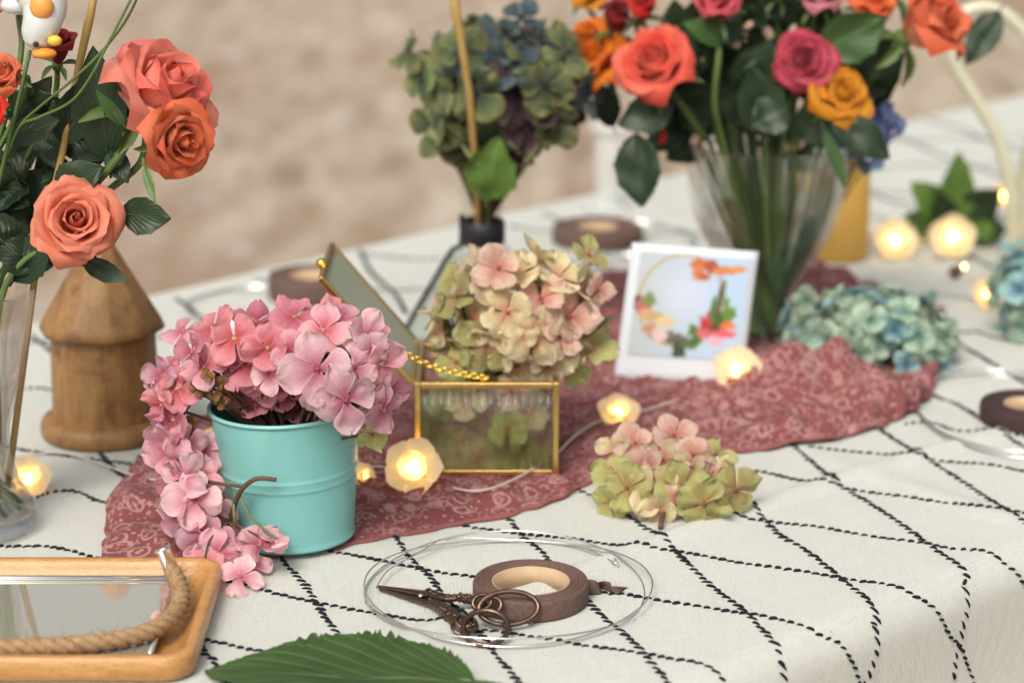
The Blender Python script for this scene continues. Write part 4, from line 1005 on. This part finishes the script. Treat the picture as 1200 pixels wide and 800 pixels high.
# wire hoops
def wire(label, c, rx, ry, seed, strands=4, rw=0.0006, group='coils of silver wire', tails=(), sp_=1.0):
    t = thing('wire_hoop', label, 'wire', c, group); rn = random.Random(seed)
    mb = MB()
    for s_ in range(strands):
        pts = []; o1, o2 = rn.uniform(0, 6), rn.uniform(0, 6)
        for i in range(73):
            a = 2*PI*i/72
            j = 1+0.012*sp_*math.sin(a+o1)+0.008*sp_*math.sin(2*a+o2)+0.003*math.sin(5*a+o1)
            pts.append(V((c[0]+rx*j*math.cos(a), c[1]+ry*j*math.sin(a), c[2]+.0012+.0011*s_+.0022*sp_*(1+math.sin(a*2+o2)))))
        mb.tube(pts, rw, 6, False)
    for tl in tails: mb.tube(catmull(tl, 6), rw, 6)
    mb.build('wire_coil', M['silver'], t)
    return t
hc = P(595, 694); kx = mpp(hc)
t = wire('coil of thin silver wire around the scissors and tape in the foreground', hc, 166*kx, 0.0985, 6, 2, 0.00062, sp_=1.6, tails=([P(722, 660, .004), P(690, 644, .004), P(655, 636, .003), P(600, 632, .003), P(540, 630, .004), P(520, 634, .003)], [P(428, 705, .003), P(450, 722, .002), P(480, 736, .001), P(512, 745, .001)],
   [P(440, 690, .006), P(455, 668, .006), P(490, 648, .006), P(515, 632, .01)]))
MB().torus(P(722, 659, .004), .0026, .0008, (1, .3, .2), 14, 6).build('twist', M['silver'], t)
# scissors
sct = thing('scissors', 'ornate antique bronze embroidery scissors resting against the brown floral tape', 'scissors', P(520, 712))
pv = P(493, 698, .006)
def blade(tip, root, w, up):
    mb = MB(); tip = V(tip); root = V(root); d = root-tip; n = V((0, 0, 1)); x = d.cross(n).normalized()
    def fn(u, v):
        ww = w*(0.10+0.90*v)*(0.5)
        s = u*2*PI
        return tip+d*v+x*math.cos(s)*ww+n*math.sin(s)*(.0012+.0006*v)
    mb.grid(fn, 12, 10, True); return mb
tipp = P(443, 687, .004)
b1 = blade(tipp, P(505, 696, .007), .0105, 1); b1.build('blade', M['bronze'], sct)
b2 = blade(tipp+V((.001, -.001, -.0015)), P(508, 706, .0045), .0105, -1); b2.build('blade', M['bronze'], sct)
MB().ball(P(493, 697, .0085), .0020, 10, 8, (1, 1, .6)).build('screw', M['silver'], sct)
def shank(pts, rads, beads, seed):
    mb = MB(); c = catmull(pts, 8); n = len(c)
    rr_ = []
    for i in range(n):
        f_ = i/(n-1)*(len(rads)-1); j = min(int(f_), len(rads)-2); rr_.append(lerp(rads[j], rads[j+1], f_-j)*(1+.12*math.sin(i*2.1)))
    mb.tube(c, rr_, 12, flat=.75)
    rn = random.Random(seed)
    for i in range(beads):
        k = rn.randrange(2, n-2); a = rn.uniform(0, 6.28)
        mb.ball(c[k]+V((math.cos(a), math.sin(a), abs(rn.uniform(.3, 1)))).normalized()*rr_[k]*.85, rn.uniform(.0009, .0016), 6, 5)
    return mb
yt = tcn.y-.0402
uc = Q(596, 712, yt-.0045)
upper = [P(500, 693, .008), P(520, 700, .009), P(540, 700, .011), P(556, 704, .012), Q(568, 708, yt)]
mb = shank(upper, [.0032, .0034, .0028, .0038, .0028, .0022], 26, 1)
mb.torus(uc, .0115, .0018, (0.08, -.80, .6), 48, 10, 1.75, xdir=(1, .0, .1))
mb.torus(Q(574, 710, yt-.003), .0058, .0016, (.1, -.8, .6), 24, 8, 1.4, xdir=(1, 0, .5)); mb.torus(Q(565, 705, yt), .0050, .0015, (.1, -.8, .6), 24, 8, 1.3, xdir=(1, 0, .5))
mb.ball(uc+V((.014, -.001, -.0085)), .0027, 10, 8)
mb.build('handle', M['bronze'], sct)
lower = [P(503, 704, .005), P(518, 712, .007), P(528, 720, .008), P(540, 728, .008), P(550, 735, .008)]
mb = shank(lower, [.0032, .0042, .0054, .0044, .0026], 36, 2)
mb.torus(P(569, 735, .009), .0150, .0019, (0, -.45, .9), 44, 10, 1.0, xdir=(1, 0, 0))
mb.torus(P(546, 729, .009), .0058, .0016, (.2, -.4, .9), 24, 8, 1.3, xdir=(1, -.5, 0)); mb.torus(P(540, 736, .007), .0050, .0015, (.2, -.4, .9), 24, 8, 1.2, xdir=(1, -.5, 0))
mb.ball(P(593, 733, .006), .0026, 10, 8); mb.ball(P(597, 737, .005), .0018, 8, 6)
mb.build('handle', M['bronze'], sct)

# right hoop with its tape, and the far ones
wire('silver wire coil around the dark tape at the right edge', P(1180, 487), 105*mpp(P(1180, 487)), .115, 9, 3, .0007)
tape('dark brown tape roll cut off by the right edge', P(1203, 492, .001), .040, .020, .0145, None, 'rolls of floral tape', 'tapedark')

tape('blurred brown tape roll at the far table edge beside the open lid', P(366, 347, .001), .044, .022, .022, None, 'rolls of floral tape')
wire('blurred thin wire coil at the far left of the table behind the bucket', P(290, 362), .060, .07, 15, 3, .0008)
tape('blurred flat tape roll at the far side between flask and rose vase', P(700, 282, .001), .050, .022, .016, None, 'rolls of floral tape')
wire('blurred dark wire coil lying by the tape roll behind the photo card', P(745, 285), .065, .075, 17, 3, .0010)

# ---------------------------------------------------------------- photo card
TLc, TRc, BLc, BRc = (741, 284), (889, 295), (719, 447), (868, 456)
by_ = P(790, 452, .004).y
lean = 0.030
cBL = Q(*BLc, by_); cBR = Q(*BRc, by_-.002); cTL = Q(*TLc, by_+lean); cTR = Q(*TRc, by_+lean-.002)
dz_ = TZ+.0045-min(cBL.z, cBR.z)
cd = thing('photo_card', 'white bordered instant photo of a flower wreath leaning on the rose vase', 'photo', (cBL+cBR)/2)
nrc = (cBR-cBL).cross(cTL-cBL).normalized()
if nrc.y > 0: nrc = -nrc
def cpt(u, v, off=0):
    return cBL.lerp(cBR, u).lerp(cTL.lerp(cTR, u), v)+nrc*(off+.003*math.sin(u*PI)*.4)
mb = MB(); mb.grid(lambda u, v: cpt(u, v), 12, 12); o = mb.build('card', M['card'], cd); sm = o.modifiers.new('s', 'SOLIDIFY'); sm.thickness = .0006; sm.offset = 0
def lin(c): return tuple(0.8*(x/255)**2.2 for x in c)
blobs = [((.03,.50),.045,.05,(60,45,40)),((.08,.52),.05,.06,(190,110,100)),((.13,.46),.05,.05,(120,140,80)),((.13,.60),.06,.04,(215,170,130)),((.22,.62),.07,.04,(200,170,110)),((.30,.66),.06,.05,(225,200,150)),
 ((.17,.74),.05,.05,(200,140,110)),((.36,.80),.13,.035,(120,115,105)),((.46,.84),.12,.03,(95,95,85)),((.27,.80),.06,.05,(230,200,195)),((.46,.93),.05,.06,(60,75,45)),((.55,.86),.06,.04,(90,110,60)),((.60,.80),.04,.06,(80,110,50)),
 ((.56,.72),.03,.05,(90,120,50)),((.68,.68),.05,.09,(180,50,50)),((.73,.58),.045,.07,(200,70,70)),((.66,.76),.04,.04,(220,110,110)),((.78,.70),.05,.05,(90,60,40)),((.80,.60),.05,.07,(70,100,45)),((.86,.55),.05,.06,(100,140,50)),
 ((.88,.66),.06,.025,(235,120,60)),((.84,.74),.08,.03,(235,100,110)),((.78,.82),.05,.04,(235,180,195)),((.77,.40),.015,.14,(95,70,50)),((.80,.35),.012,.10,(120,140,90)),((.72,.50),.02,.08,(80,120,60)),((.83,.45),.03,.04,(110,150,80)),
 ((.56,.10),.07,.05,(205,110,60)),((.54,.17),.04,.06,(215,130,85)),((.66,.10),.05,.045,(170,80,45)),((.78,.13),.09,.03,(220,130,80)),((.90,.11),.07,.025,(225,150,100)),((.60,.20),.05,.03,(190,100,60))]
def pic(u, v):      # u right, v down, both 0..1: what is printed on the photo
    base = [lerp(a, b_, min(1, u*1.3)) for a, b_ in zip((196, 203, 205), (188, 214, 240))]
    base = [lerp(a, b_, math.exp(-((u-.45)**2+(v-.4)**2)/.05)*.6) for a, b_ in zip(base, (222, 226, 245))]
    rr_ = math.hypot((u-.42)/.38, (v-.45)/.44)
    base = [lerp(a, b_, .8*math.exp(-((rr_-1)/.035)**2)) for a, b_ in zip(base, (190, 160, 105))]
    for (c, sx, sy, colr) in blobs:
        wob = noise.noise(V((u*22, v*22, c[0]*9)))*.5
        d = math.hypot((u-c[0])/sx, (v-c[1])/sy)/1.3+wob
        base = [lerp(a, b_, 1-sstep(.75, 1.25, d)) for a, b_ in zip(base, colr)]
    return lin(base)
mb = MB()
mb.grid(lambda u, v: (cpt(lerp(.075, .945, u), lerp(.20, .945, v), .0012), pic(u, 1-v)), 110, 110)
mb.build('printed_picture', M['picture'], cd)

# ---------------------------------------------------------------- centre vase and bouquet
cv = P(893, 404); k = mpp(cv)
va = thing('vase', 'flared clear glass vase holding the big mixed rose bouquet', 'vase', cv)
po = [(38*k, 0), (42*k, .004), (37*k, .016), (33*k, .035), (38*k, .055), (54*k, .080), (73*k, .105), (86*k, .132), (92*k, .158), (93*k, .18), (96*k, .196)]
zs = [(p.x, p.y) for p in catmull([V((a, b_, 0)) for a, b_ in po], 4)]
MB().lathe([(0, 0)]+zs+[(zs[-1][0]-.0015, zs[-1][1]+.001)]+[(r-.003, max(z, .010)) for r, z in reversed(zs) if z > .009]+[(0, .010)], cv, 64).build('vase_glass', M['glass'], va)
cm = cv+V((-.012, 0, .19)); cf = cv+V((0, 0, .02))
def croute(mx, my, fx=0, fy=0): return [cm+V((mx, my, 0)), cv+V((mx*.35, my*.35, .08)), cf+V((fx, fy, 0))]
CY = cv.y; GC = 'roses in the centre bouquet'
TB = (0, -.95, .3)
rose('orange rose with ruffled petals at the left rim of the centre bouquet', 702, 64, CY-.02, 59, (-.45, -.5, .3), 'amber', 31, croute(-.06, 0), .75, 26, h=1.2, leaves=((720,150,700,95,34,.03),(690,130,660,60,30,.06)), group=GC)
rose('dark red rosebud between the orange and the bright red rose', 722, 28, CY-.04, 40, (0, -.4, .9), 'darkred', 32, croute(-.05, .01), .2, 18, h=1.2, leaves=((760,95,700,60,30,.05),(800,100,760,40,44,.04)), group=GC)
rose('bright red bud at the top of the centre bouquet', 752, 12, CY-.04, 37, (0, -.5, .85), 'red', 33, croute(-.05, -.01), .3, 18, h=1.1, leaves=((790,100,830,30,50,.03),(800,60,790,0,44,.04)), group=GC)
rose('coral red rose with pale petal backs left of centre in the bouquet', 768, 76, CY-.07, 61, (-.35, -.6, .55), 'redwhite', 34, [Q(795, 118, CY-.06), Q(822, 158, CY-.04)]+croute(-.04, -.02), .8, 28, group=GC,
     leaves=((790,120,724,148,48,.0),(745,156,752,244,58,-.01,'leafdark'),(800,150,850,90,52,.05)))
rose('small coral bud hanging below the coral red rose', 776, 142, CY-.06, 16, (.05, -.3, -.95), 'red', 35, [Q(774, 112, CY-.05), Q(800, 120, CY-.04), Q(830, 165, CY-.03)]+croute(-.04, -.02), .0, 12, h=2.2, group=GC, sr=.0014)
rose('crimson pink rose on a straight stem at the top centre', 838, 6, CY-.06, 44, (.05, -.6, .8), 'crimson', 36, [Q(842, 60, CY-.06), Q(838, 120, CY-.06)]+croute(-.03, -.04), .45, 24, group=GC,
     leaves=((846,50,800,26,34,.0,'leafmid'),(860,150,890,70,60,.0),(870,120,905,45,56,.02)), sr=.0032)
rose('magenta pink rose open to the camera above the vase', 942, 70, CY-.06, 46, (0, -.9, .35), 'magenta', 37, croute(.03, -.02), .95, 30, group=GC,
     leaves=((905,160,880,80,60,-.01),(925,125,880,150,50,-.02),(930,160,990,120,50,.01)))
rose('golden yellow rose low on the right of the bouquet', 988, 106, CY-.07, 49, (.25, -.6, .6), 'yellow', 38, croute(.05, -.02), .9, 26, h=.7, group=GC,
     leaves=((975,140,1044,186,46,-.01),(965,150,992,222,18,-.01,'leafmid'),(960,60,1040,20,64,.02,'leafmid'),(1000,90,1050,40,50,.04)))
rose('dark crimson rose at the top edge right of centre', 915, -12, CY-.03, 32, (0, -.5, .8), 'darkred', 39, croute(.02, 0), .4, 18, group=GC, leaves=((900,60,870,5,46,.03),(940,50,985,10,60,.02),(930,110,1010,60,70,.04)))
rose('pale pink rose at the top edge beside the crimson bloom', 962, -6, CY-.04, 37, (.1, -.5, .8), 'palepink', 40, croute(.03, .02), .7, 22, group=GC, leaves=((950,60,1020,75,60,.04),(1000,130,1060,60,46,.05),(880,110,830,70,60,.04)))
rose('small orange rose at the top edge left of the large coral one', 1020, 4, CY-.02, 37, (.3, -.5, .8), 'orange', 41, croute(.05, .02), .7, 22, group=GC, leaves=((980,110,1010,30,60,.06),(840,140,800,70,64,.05)))
rose('large coral orange rose leaning out to the right of the bouquet', 1084, 32, CY-.05, 76, (.62, -.45, .45), 'coral', 42, [Q(1040, 75, CY-.04), Q(1010, 105, CY-.02), Q(985, 140, CY)]+croute(.06, 0), .45, 24, h=1.1, group=GC, leaves=((1172,12,1132,76,40,.12),))
rose('yellow rose at the top edge left of the dark red bud', 690, -8, CY+.02, 32, (-.2, -.5, .8), 'yellow', 43, croute(-.05, .02), .8, 20, group=GC, leaves=((820,150,870,110,60,.06),(900,160,960,170,50,.02),(850,90,840,150,56,.05)))
# pale filler buds scattered through the bouquet
t = thing('filler_sprig', 'sprig of tiny beige buds showing through the middle of the centre bouquet', 'sprig', cf)
ms = MB(); rr = random.Random(5); budm = plain('buds', (0.62, 0.44, 0.32), 0.6)
for (x, y) in ((884,8),(893,22),(878,30),(820,68),(812,75),(873,45),(898,66),(906,70),(886,66),(862,52),(857,122),(815,165),(928,38),(900,40),(930,172),(940,168),(920,172)):
    p = Q(x, y, CY-.02); MB().ball(p, .0052, 8, 6, (rr.uniform(.6, 1), .8, rr.uniform(.8, 1.6)), Matrix.Rotation(rr.uniform(-1, 1), 3, 'Y')).build('bud', budm, t)
    ms.tube(catmull([p, p.lerp(cm, .6)+V((0, .01, 0)), cm, cf], 4), .0009, 5)
ms.build('stem', M['stemdark'], t)
# greenery inside the mouth of the vase and below
t = thing('foliage_stem', 'bundle of green stems and leaves filling the centre glass vase', 'stem', cf)
for i in range(26):
    a = i*2.4; q = (.25+.75*((i*0.37) % 1))
    ptop = cm+V((.066*q*math.cos(a), .05*q*math.sin(a), .02))
    pts = [ptop+V((.015*math.cos(a), 0, .035)), ptop, cv+V((.024*q*math.cos(a), .022*q*math.sin(a), .09)), cv+V((.020*q*math.cos(a+1.5), .020*q*math.sin(a+1.5), .04)), cf+V((.018*math.cos(a+2), .018*math.sin(a+2), -.006))]
    MB().tube(catmull(pts, 5), .0024+.0008*math.sin(i), 6).build('stem', M['stemdark' if i % 2 else 'stem'], t)
for i in range(56):
    x = rr.uniform(790, 1005); y = rr.uniform(10, 165); Yq = CY+rr.uniform(-.02, .06)
    a = rr.uniform(0, 6.28); l = rr.uniform(26, 42)
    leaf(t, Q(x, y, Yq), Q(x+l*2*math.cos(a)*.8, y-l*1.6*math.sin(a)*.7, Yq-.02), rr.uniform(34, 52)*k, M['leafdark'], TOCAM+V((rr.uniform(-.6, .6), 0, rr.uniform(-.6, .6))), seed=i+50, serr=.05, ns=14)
# blue hydrangea behind the bouquet
head('hydrangea', 'blue hydrangea head behind the yellow rose', Q(1006, 148, CY+.05), (.034, .03, .034), 40, .019, ['blue'], 61, cf+V((.01, .01, 0)), M['stemdark'], 'hydrangea flowers', base=cf)

# ---------------------------------------------------------------- glass flask with mossy hydrangea
fc = P(566, 412); k = mpp(fc)
fk = thing('flask', 'clear glass flask with a black collar and cord behind the glass box', 'flask', fc)
zc_ = Q(570, 270, fc.y).z-fc.z
po = [(0, 0), (84*k, 0), (92*k, .004), (94*k, .012), (80*k, .035), (56*k, .068), (34*k, .098), (24*k, zc_-.014), (22*k, zc_), (23*k, zc_+.02), (28*k, zc_+.042)]
zs = [(p.x, p.y) for p in catmull([V((a, b_, 0)) for a, b_ in po], 4)]
MB().lathe(zs, fc, 64).build('flask_glass', M['vaseglass'], fk)
MB().lathe([(24*k, zc_-.012), (26*k, zc_-.010), (26*k, zc_+.008), (24*k, zc_+.010)], fc, 48).build('collar', M['black'], fk)
cord = [(-24*k, zc_+.016), (-25*k, zc_-.012), (-36*k, .098), (-58*k, .068), (-82*k, .035), (-96*k, .012)]
MB().tube(catmull([fc+V((x, -.004, z)) for x, z in cord], 6), .0024, 8).build('cord', M['black'], fk)
def mf(d, r):
    if d.x < 0.0: return r.choice(['mossy', 'mossy', 'mossy', 'slate'])
    return r.choice(['slate', 'wine', 'mossy', 'wine', 'slate'])
FYc = fc.y
head('hydrangea', 'dark green and purple hydrangea head standing in the glass flask', Q(590, 108, FYc), (.070, .05, .056), 60, .0300, mf, 71, fc+V((0, 0, zc_)), M['twig'], 'hydrangea flowers', jit=.4,
     extra=((495,95,FYc-.02,32,'mossy',(-.6,-.7,.2)),(540,60,FYc-.04,34,'mossy',(-.2,-.9,.5)),(560,110,FYc-.05,36,'mossy',(-.1,-.9,.1)),(510,150,FYc-.03,34,'mossy',(-.5,-.8,-.2)),(610,22,FYc-.01,26,'slate',(0,-.7,.7)),
     (665,62,FYc-.03,36,'mossy',(.5,-.7,.4)),(640,100,FYc-.05,38,'mossy',(.2,-.9,.1)),(650,145,FYc-.04,34,'mossy',(.3,-.8,-.3)),(690,110,FYc-.02,32,'slate',(.8,-.5,0)),(600,75,FYc-.04,34,'slate',(0,-.9,.4)),(545,180,FYc-.02,30,'mossy',(-.3,-.8,-.5)),(600,165,FYc-.03,32,'wine',(0,-.9,-.2)),(480,60,FYc-.01,28,'mossy',(-.7,-.4,.5))), base=fc)
t = thing('flask_leaf', 'bright green serrated leaf in the neck of the flask', 'leaf', fc+V((0, 0, .02)))
leaf(t, Q(570, 238, FYc-.04), Q(582, 162, FYc-.065), 64*k, M['leafbright'], TOCAM, seed=9, serr=.12, ns=14, name='leaf_blade')
MB().tube(catmull([Q(572, 240, FYc-.01), Q(571, 275, FYc), fc+V((.006, 0, .02))], 5), .0028, 7).build('stem', M['stem'], t)
t = thing('stick', 'pale straw stick standing upright in the flask against the dark hydrangea', 'stick', fc+V((-.004, -.002, .02)))
MB().tube([Q(529, -30, FYc-.07), Q(535, 20, FYc-.07), Q(537, 26, FYc-.07), Q(550, 110, FYc-.065), Q(557, 190, FYc-.05), Q(560, 262, FYc-.006), fc+V((-.004, -.002, .02))], [.0042, .0044, .0036, .0032, .0030, .0028, .0028], 8).build('cane', M['bamboo'], t)

# ---------------------------------------------------------------- candle, pitcher, white vase, sprigs, teal hydrangeas
cn = P(978, 300); k = mpp(cn)
t = thing('candle', 'thick mustard yellow pillar candle behind the centre vase', 'candle', cn)
ch_ = Q(980, 192, cn.y).z-cn.z
MB().lathe([(0, 0), (36*k, 0), (38*k, .002), (38.5*k, ch_*.5), (38*k, ch_-.003), (36*k, ch_), (28*k, ch_-.002), (12*k, ch_-.005), (0, ch_-.006)], cn, 48).build('wax', M['candle'], t)
MB().tube([cn+V((0, 0, ch_-.006)), cn+V((.001, 0, ch_+.002)), cn+V((.004, 0, ch_+.008))], .0011, 6).build('wick', M['black'], t)
pc = P(1268, 318); k = mpp(pc)
t = thing('pitcher', 'cream enamel pitcher with a tall curved handle at the right edge', 'pitcher', pc)
MB().lathe([(p.x, p.y) for p in catmull([V((a*k, b_, 0)) for a, b_ in ((0, 0), (70, 0), (78, .006), (84, .04), (84, .08), (76, .13), (62, .18), (55, .22), (60, .26), (68, .275), (64, .272), (54, .255))], 5)], pc, 64).build('pitcher_body', M['cream'], t)
hp = [(1186,300),(1188,255),(1181,205),(1167,158),(1143,116),(1120,78),(1112,48),(1122,22),(1146,9),(1172,13),(1195,32),(1214,60)]
MB().tube(catmull([Q(x, y, pc.y-.0) for x, y in hp], 8), [7.5*k*(1+.0*i) for i in range(len(hp)*8-7)], 14).build('handle', M['cream'], t)
wv_ = P(712, 246); k = mpp(wv_)
t = thing('vase', 'slim frosted whitish glass vase with a flared lip at the far table edge', 'vase', wv_)
h1 = Q(712, 150, wv_.y).z-wv_.z
MB().lathe([(p.x, p.y) for p in catmull([V((a*k, b_*h1, 0)) for a, b_ in ((0, 0), (26, 0), (25, .04), (17, .12), (15, .4), (17, .7), (16, .86), (19, .95), (25, 1.0), (26, 1.02), (22, 1.0), (12, .9))], 5)], wv_, 48).build('vase_body', M['frosted'], t)
lf = P(1118, 285)
t = thing('leaf_sprig', 'bright green leafy sprig lying behind the glowing rose lights', 'sprig', lf)
for (x0, y0, x1, y1, w_, m_) in ((1118,270,1124,178,44,'leafbright'),(1118,262,1068,214,44,'leafbright'),(1125,262,1172,222,46,'leafdark'),(1130,272,1180,270,44,'leafdark'),(1100,275,1062,250,34,'leafmid'),(1128,285,1165,262,40,'leafbright'),(1112,280,1100,225,36,'leafdark')):
    leaf(t, Q(x0, y0, lf.y), Q(x1, y1, lf.y-.03), w_*mpp(lf), M[m_], TOCAM, seed=x1*.1, serr=.05)
MB().tube([lf+V((.02, 0, .003)), Q(1118, 262, lf.y)], .002, 6).build('stem', M['stem'], t)
tl_ = P(1022, 432)
head('hydrangea', 'pale teal hydrangea head lying on the scarf right of the centre vase', Q(1022, 392, tl_.y+.015), (.078, .045, .036), 88, .0185, ['teal', 'teal', 'teal', 'aqua', 'teal'], 81, P(1020, 425, .01), M['stemdark'], 'hydrangea flowers',
     extra=((1082,418,tl_.y-.02,20,'aqua',(.4,-.9,0)),(1100,428,tl_.y-.01,20,'aqua',(.6,-.8,0)),(1062,426,tl_.y-.03,20,'aqua',(.2,-.9,0)),(945,350,tl_.y,20,'teal',(-.6,-.7,.3)),(940,392,tl_.y,18,'teal',(-.7,-.7,0))))
tr_ = P(1215, 395)
head('hydrangea', 'pale teal hydrangea head cut off by the right edge below the pitcher', Q(1222, 345, tr_.y), (.045, .04, .048), 56, .0195, ['teal', 'aqua', 'teal'], 82, P(1220, 390, .01), M['stemdark'], 'hydrangea flowers')

# ---------------------------------------------------------------- rose lights
def light_proto(p, label):
    t = thing('rose_light', label, 'light', p, 'rose shaped fairy lights')
    mb = MB(); rr_ = random.Random(2)
    for layer, (n_, el, Ln, Wd, r_) in enumerate(((5, 18, .0165, .020, .004), (5, 48, .0140, .017, .003), (3, 74, .0110, .013, .002))):
        for i in range(n_):
            a = i*2*PI/n_+layer*.6; e = math.radians(el)
            d = V((math.cos(a)*math.cos(e), math.sin(a)*math.cos(e), math.sin(e))); nn_ = V((-math.cos(a)*math.sin(e), -math.sin(a)*math.sin(e), math.cos(e)))
            petal(mb, V(p)+V((math.cos(a)*r_, math.sin(a)*r_, .003)), d, nn_, Ln, Wd, .25, .25, .10, seed=layer*9+i, nu=5, nv=5)
    mb.build('petals', M['lightpetal'], t)
    MB().ball(V(p)+V((0, 0, .008)), .0042, 12, 8).build('bulb', M['bulb'], t)
    MB().tube([V(p)+V((0, 0, .004)), V(p)+V((.002, 0, -.003)), V(p)+V((.012, .002, -.006))], .0011, 6).build('socket', M['cable'], t)
    return t
pl = light_proto(V((0, 0, 0)), 'x')
spots = [  # px, py, plane height or Y, radius px, axis, label
 (486,549,.024,36,(-.1,-.85,.5),'glowing rose light on the scarf between the bucket and the glass box'),
 (32,562,.010,28,(.3,-.6,.7),'glowing rose light on the cloth right behind the left vase'),
 (250,530,.016,30,(.2,-.8,.5),'glowing rose light behind the trailing pink flowers, left of the bucket'),
 (724,487,.014,27,(.1,-.5,.9),'glowing rose light on the scarf behind the green hydrangea sprig'),
 (864,436,.028,30,(-.1,-.7,.7),'glowing rose light at the lower right corner of the photo card'),
 (662,412,.020,24,(.4,-.6,.6),'orange tinted rose light just behind the right corner of the glass box'),
 (1046,285,.014,28,(.1,-.7,.6),'glowing rose light nearest the yellow candle'),
 (1116,280,.022,28,(-.1,-.8,.5),'glowing rose light in front of the green leafy sprig'),
 (1158,345,.014,23,(.1,-.8,.5),'deep yellow rose light beside the right hand teal hydrangea'),
 (1174,230,.030,16,(0,-.8,.5),'small yellow rose light against the pitcher handle'),
 (1075,272,.014,20,(.1,-.7,.6),'dim yellow rose light between the two brightest far ones'),
 (426,560,.012,20,(.7,-.4,.5),'glowing rose light hidden at the right side of the bucket'),
]
for i, (px, py, h_, rp_, ax, lab) in enumerate(spots):
    p = P(px, py, h_)
    if i == 0: r_ = pl
    else:
        r_ = pl.copy(); COL.objects.link(r_)
        for chd in list(pl.children):
            q_ = chd.copy(); COL.objects.link(q_); q_.parent = r_
    r_['label'] = lab; spots[i] = (r_, p, rp_, ax, i)
for (r_, p, rp_, ax, i) in spots:
    r_.location = p-V(ax).normalized()*.006; r_.rotation_mode = 'QUATERNION'
    r_.rotation_quaternion = V(ax).to_track_quat('Z', 'Y') @ Matrix.Rotation(i*1.3, 3, 'Z').to_quaternion()
    s_ = rp_*mpp(p)/.0185; r_.scale = (s_, s_, s_)
# cables
t = thing('light_cable', 'thin pale cable of the rose lights running across cloth and scarf', 'cable', P(100, 530))
for pts in ([P(-20, 545, .002), P(60, 530, .002), P(110, 540, .003), P(170, 560, .012), P(240, 566, .010), P(300, 570, .01)],
            [P(420, 545, .010), P(450, 547, .012), P(478, 552, .008), P(560, 575, .012), P(640, 540, .012), P(672, 512, .012), P(700, 494, .012), P(724, 490, .010)],
            [P(724, 490, .010), P(790, 470, .012), P(850, 445, .014), P(864, 438, .010)],
            [P(1046, 292, .003), P(1090, 305, .003), P(1120, 292, .003), P(1128, 312, .003), P(1158, 350, .003)]):
    MB().tube(catmull(pts, 8), .0008, 6).build('wire', M['cable'], t)
t = thing('bulb_socket', 'tiny bright bulb in a brown socket below the far rose lights', 'bulb', P(1127, 318))
MB().ball(P(1129, 313, .010), .0022, 10, 8).build('bulb', emit('pt', (1, .8, .4), 12), t)
MB().tube([P(1116, 322, .006), P(1120, 318, .009), P(1126, 315, .010)], [.006, .0065, .004], 10).build('socket', plain('brn', (.12, .05, .03), .5), t)

# ---------------------------------------------------------------- world, sun, camera
el, az = 48, 200     # sun behind the camera, slightly left-of-right
w_ = bpy.data.worlds.new('World'); S.world = w_; w_.use_nodes = True; nt = w_.node_tree
sky = nt.nodes.new('ShaderNodeTexSky'); sky.sky_type = 'NISHITA'; sky.sun_disc = False
sky.sun_elevation = math.radians(el); sky.sun_rotation = math.radians(az); sky.air_density = 1.0; sky.dust_density = 8.0; sky.ozone_density = 1.0
bg = nt.nodes['Background']; hs = nt.nodes.new('ShaderNodeHueSaturation'); hs.inputs['Saturation'].default_value = 0.3
nt.links.new(sky.outputs[0], hs.inputs['Color']); nt.links.new(hs.outputs[0], bg.inputs[0]); bg.inputs[1].default_value = 0.145
sl = bpy.data.lights.new('Sun', 'SUN'); sl.energy = 1.5; sl.angle = math.radians(18); sl.color = (1.0, 0.90, 0.73)
so_ = bpy.data.objects.new('sun', sl); COL.objects.link(so_)
# sky rotation az measured from +Y clockwise seen from above
sd = V((math.sin(math.radians(az))*math.cos(math.radians(el)), math.cos(math.radians(az))*math.cos(math.radians(el)), math.sin(math.radians(el))))
so_.rotation_euler = sd.to_track_quat('Z', 'Y').to_euler()
cam = bpy.data.cameras.new('Camera'); co = bpy.data.objects.new('camera', cam); COL.objects.link(co)
co.location = CAM; co.rotation_euler = (PI/2-PITCH, 0, 0); cam.lens = 85; cam.sensor_width = 36; cam.clip_end = 500; cam.clip_start = .05
cam.dof.use_dof = True; cam.dof.focus_distance = 1.70; cam.dof.aperture_fstop = 4.0
S.camera = co
S.view_settings.view_transform = 'Standard'; S.view_settings.look = 'None'; S.view_settings.gamma = 1; S.view_settings.use_curve_mapping = False
S.view_settings.exposure = -0.02
S.cycles.use_denoising = True
S.cycles.max_bounces = 12; S.cycles.transmission_bounces = 10; S.cycles.transparent_max_bounces = 24
S.cycles.caustics_reflective = False; S.cycles.sample_clamp_indirect = 6
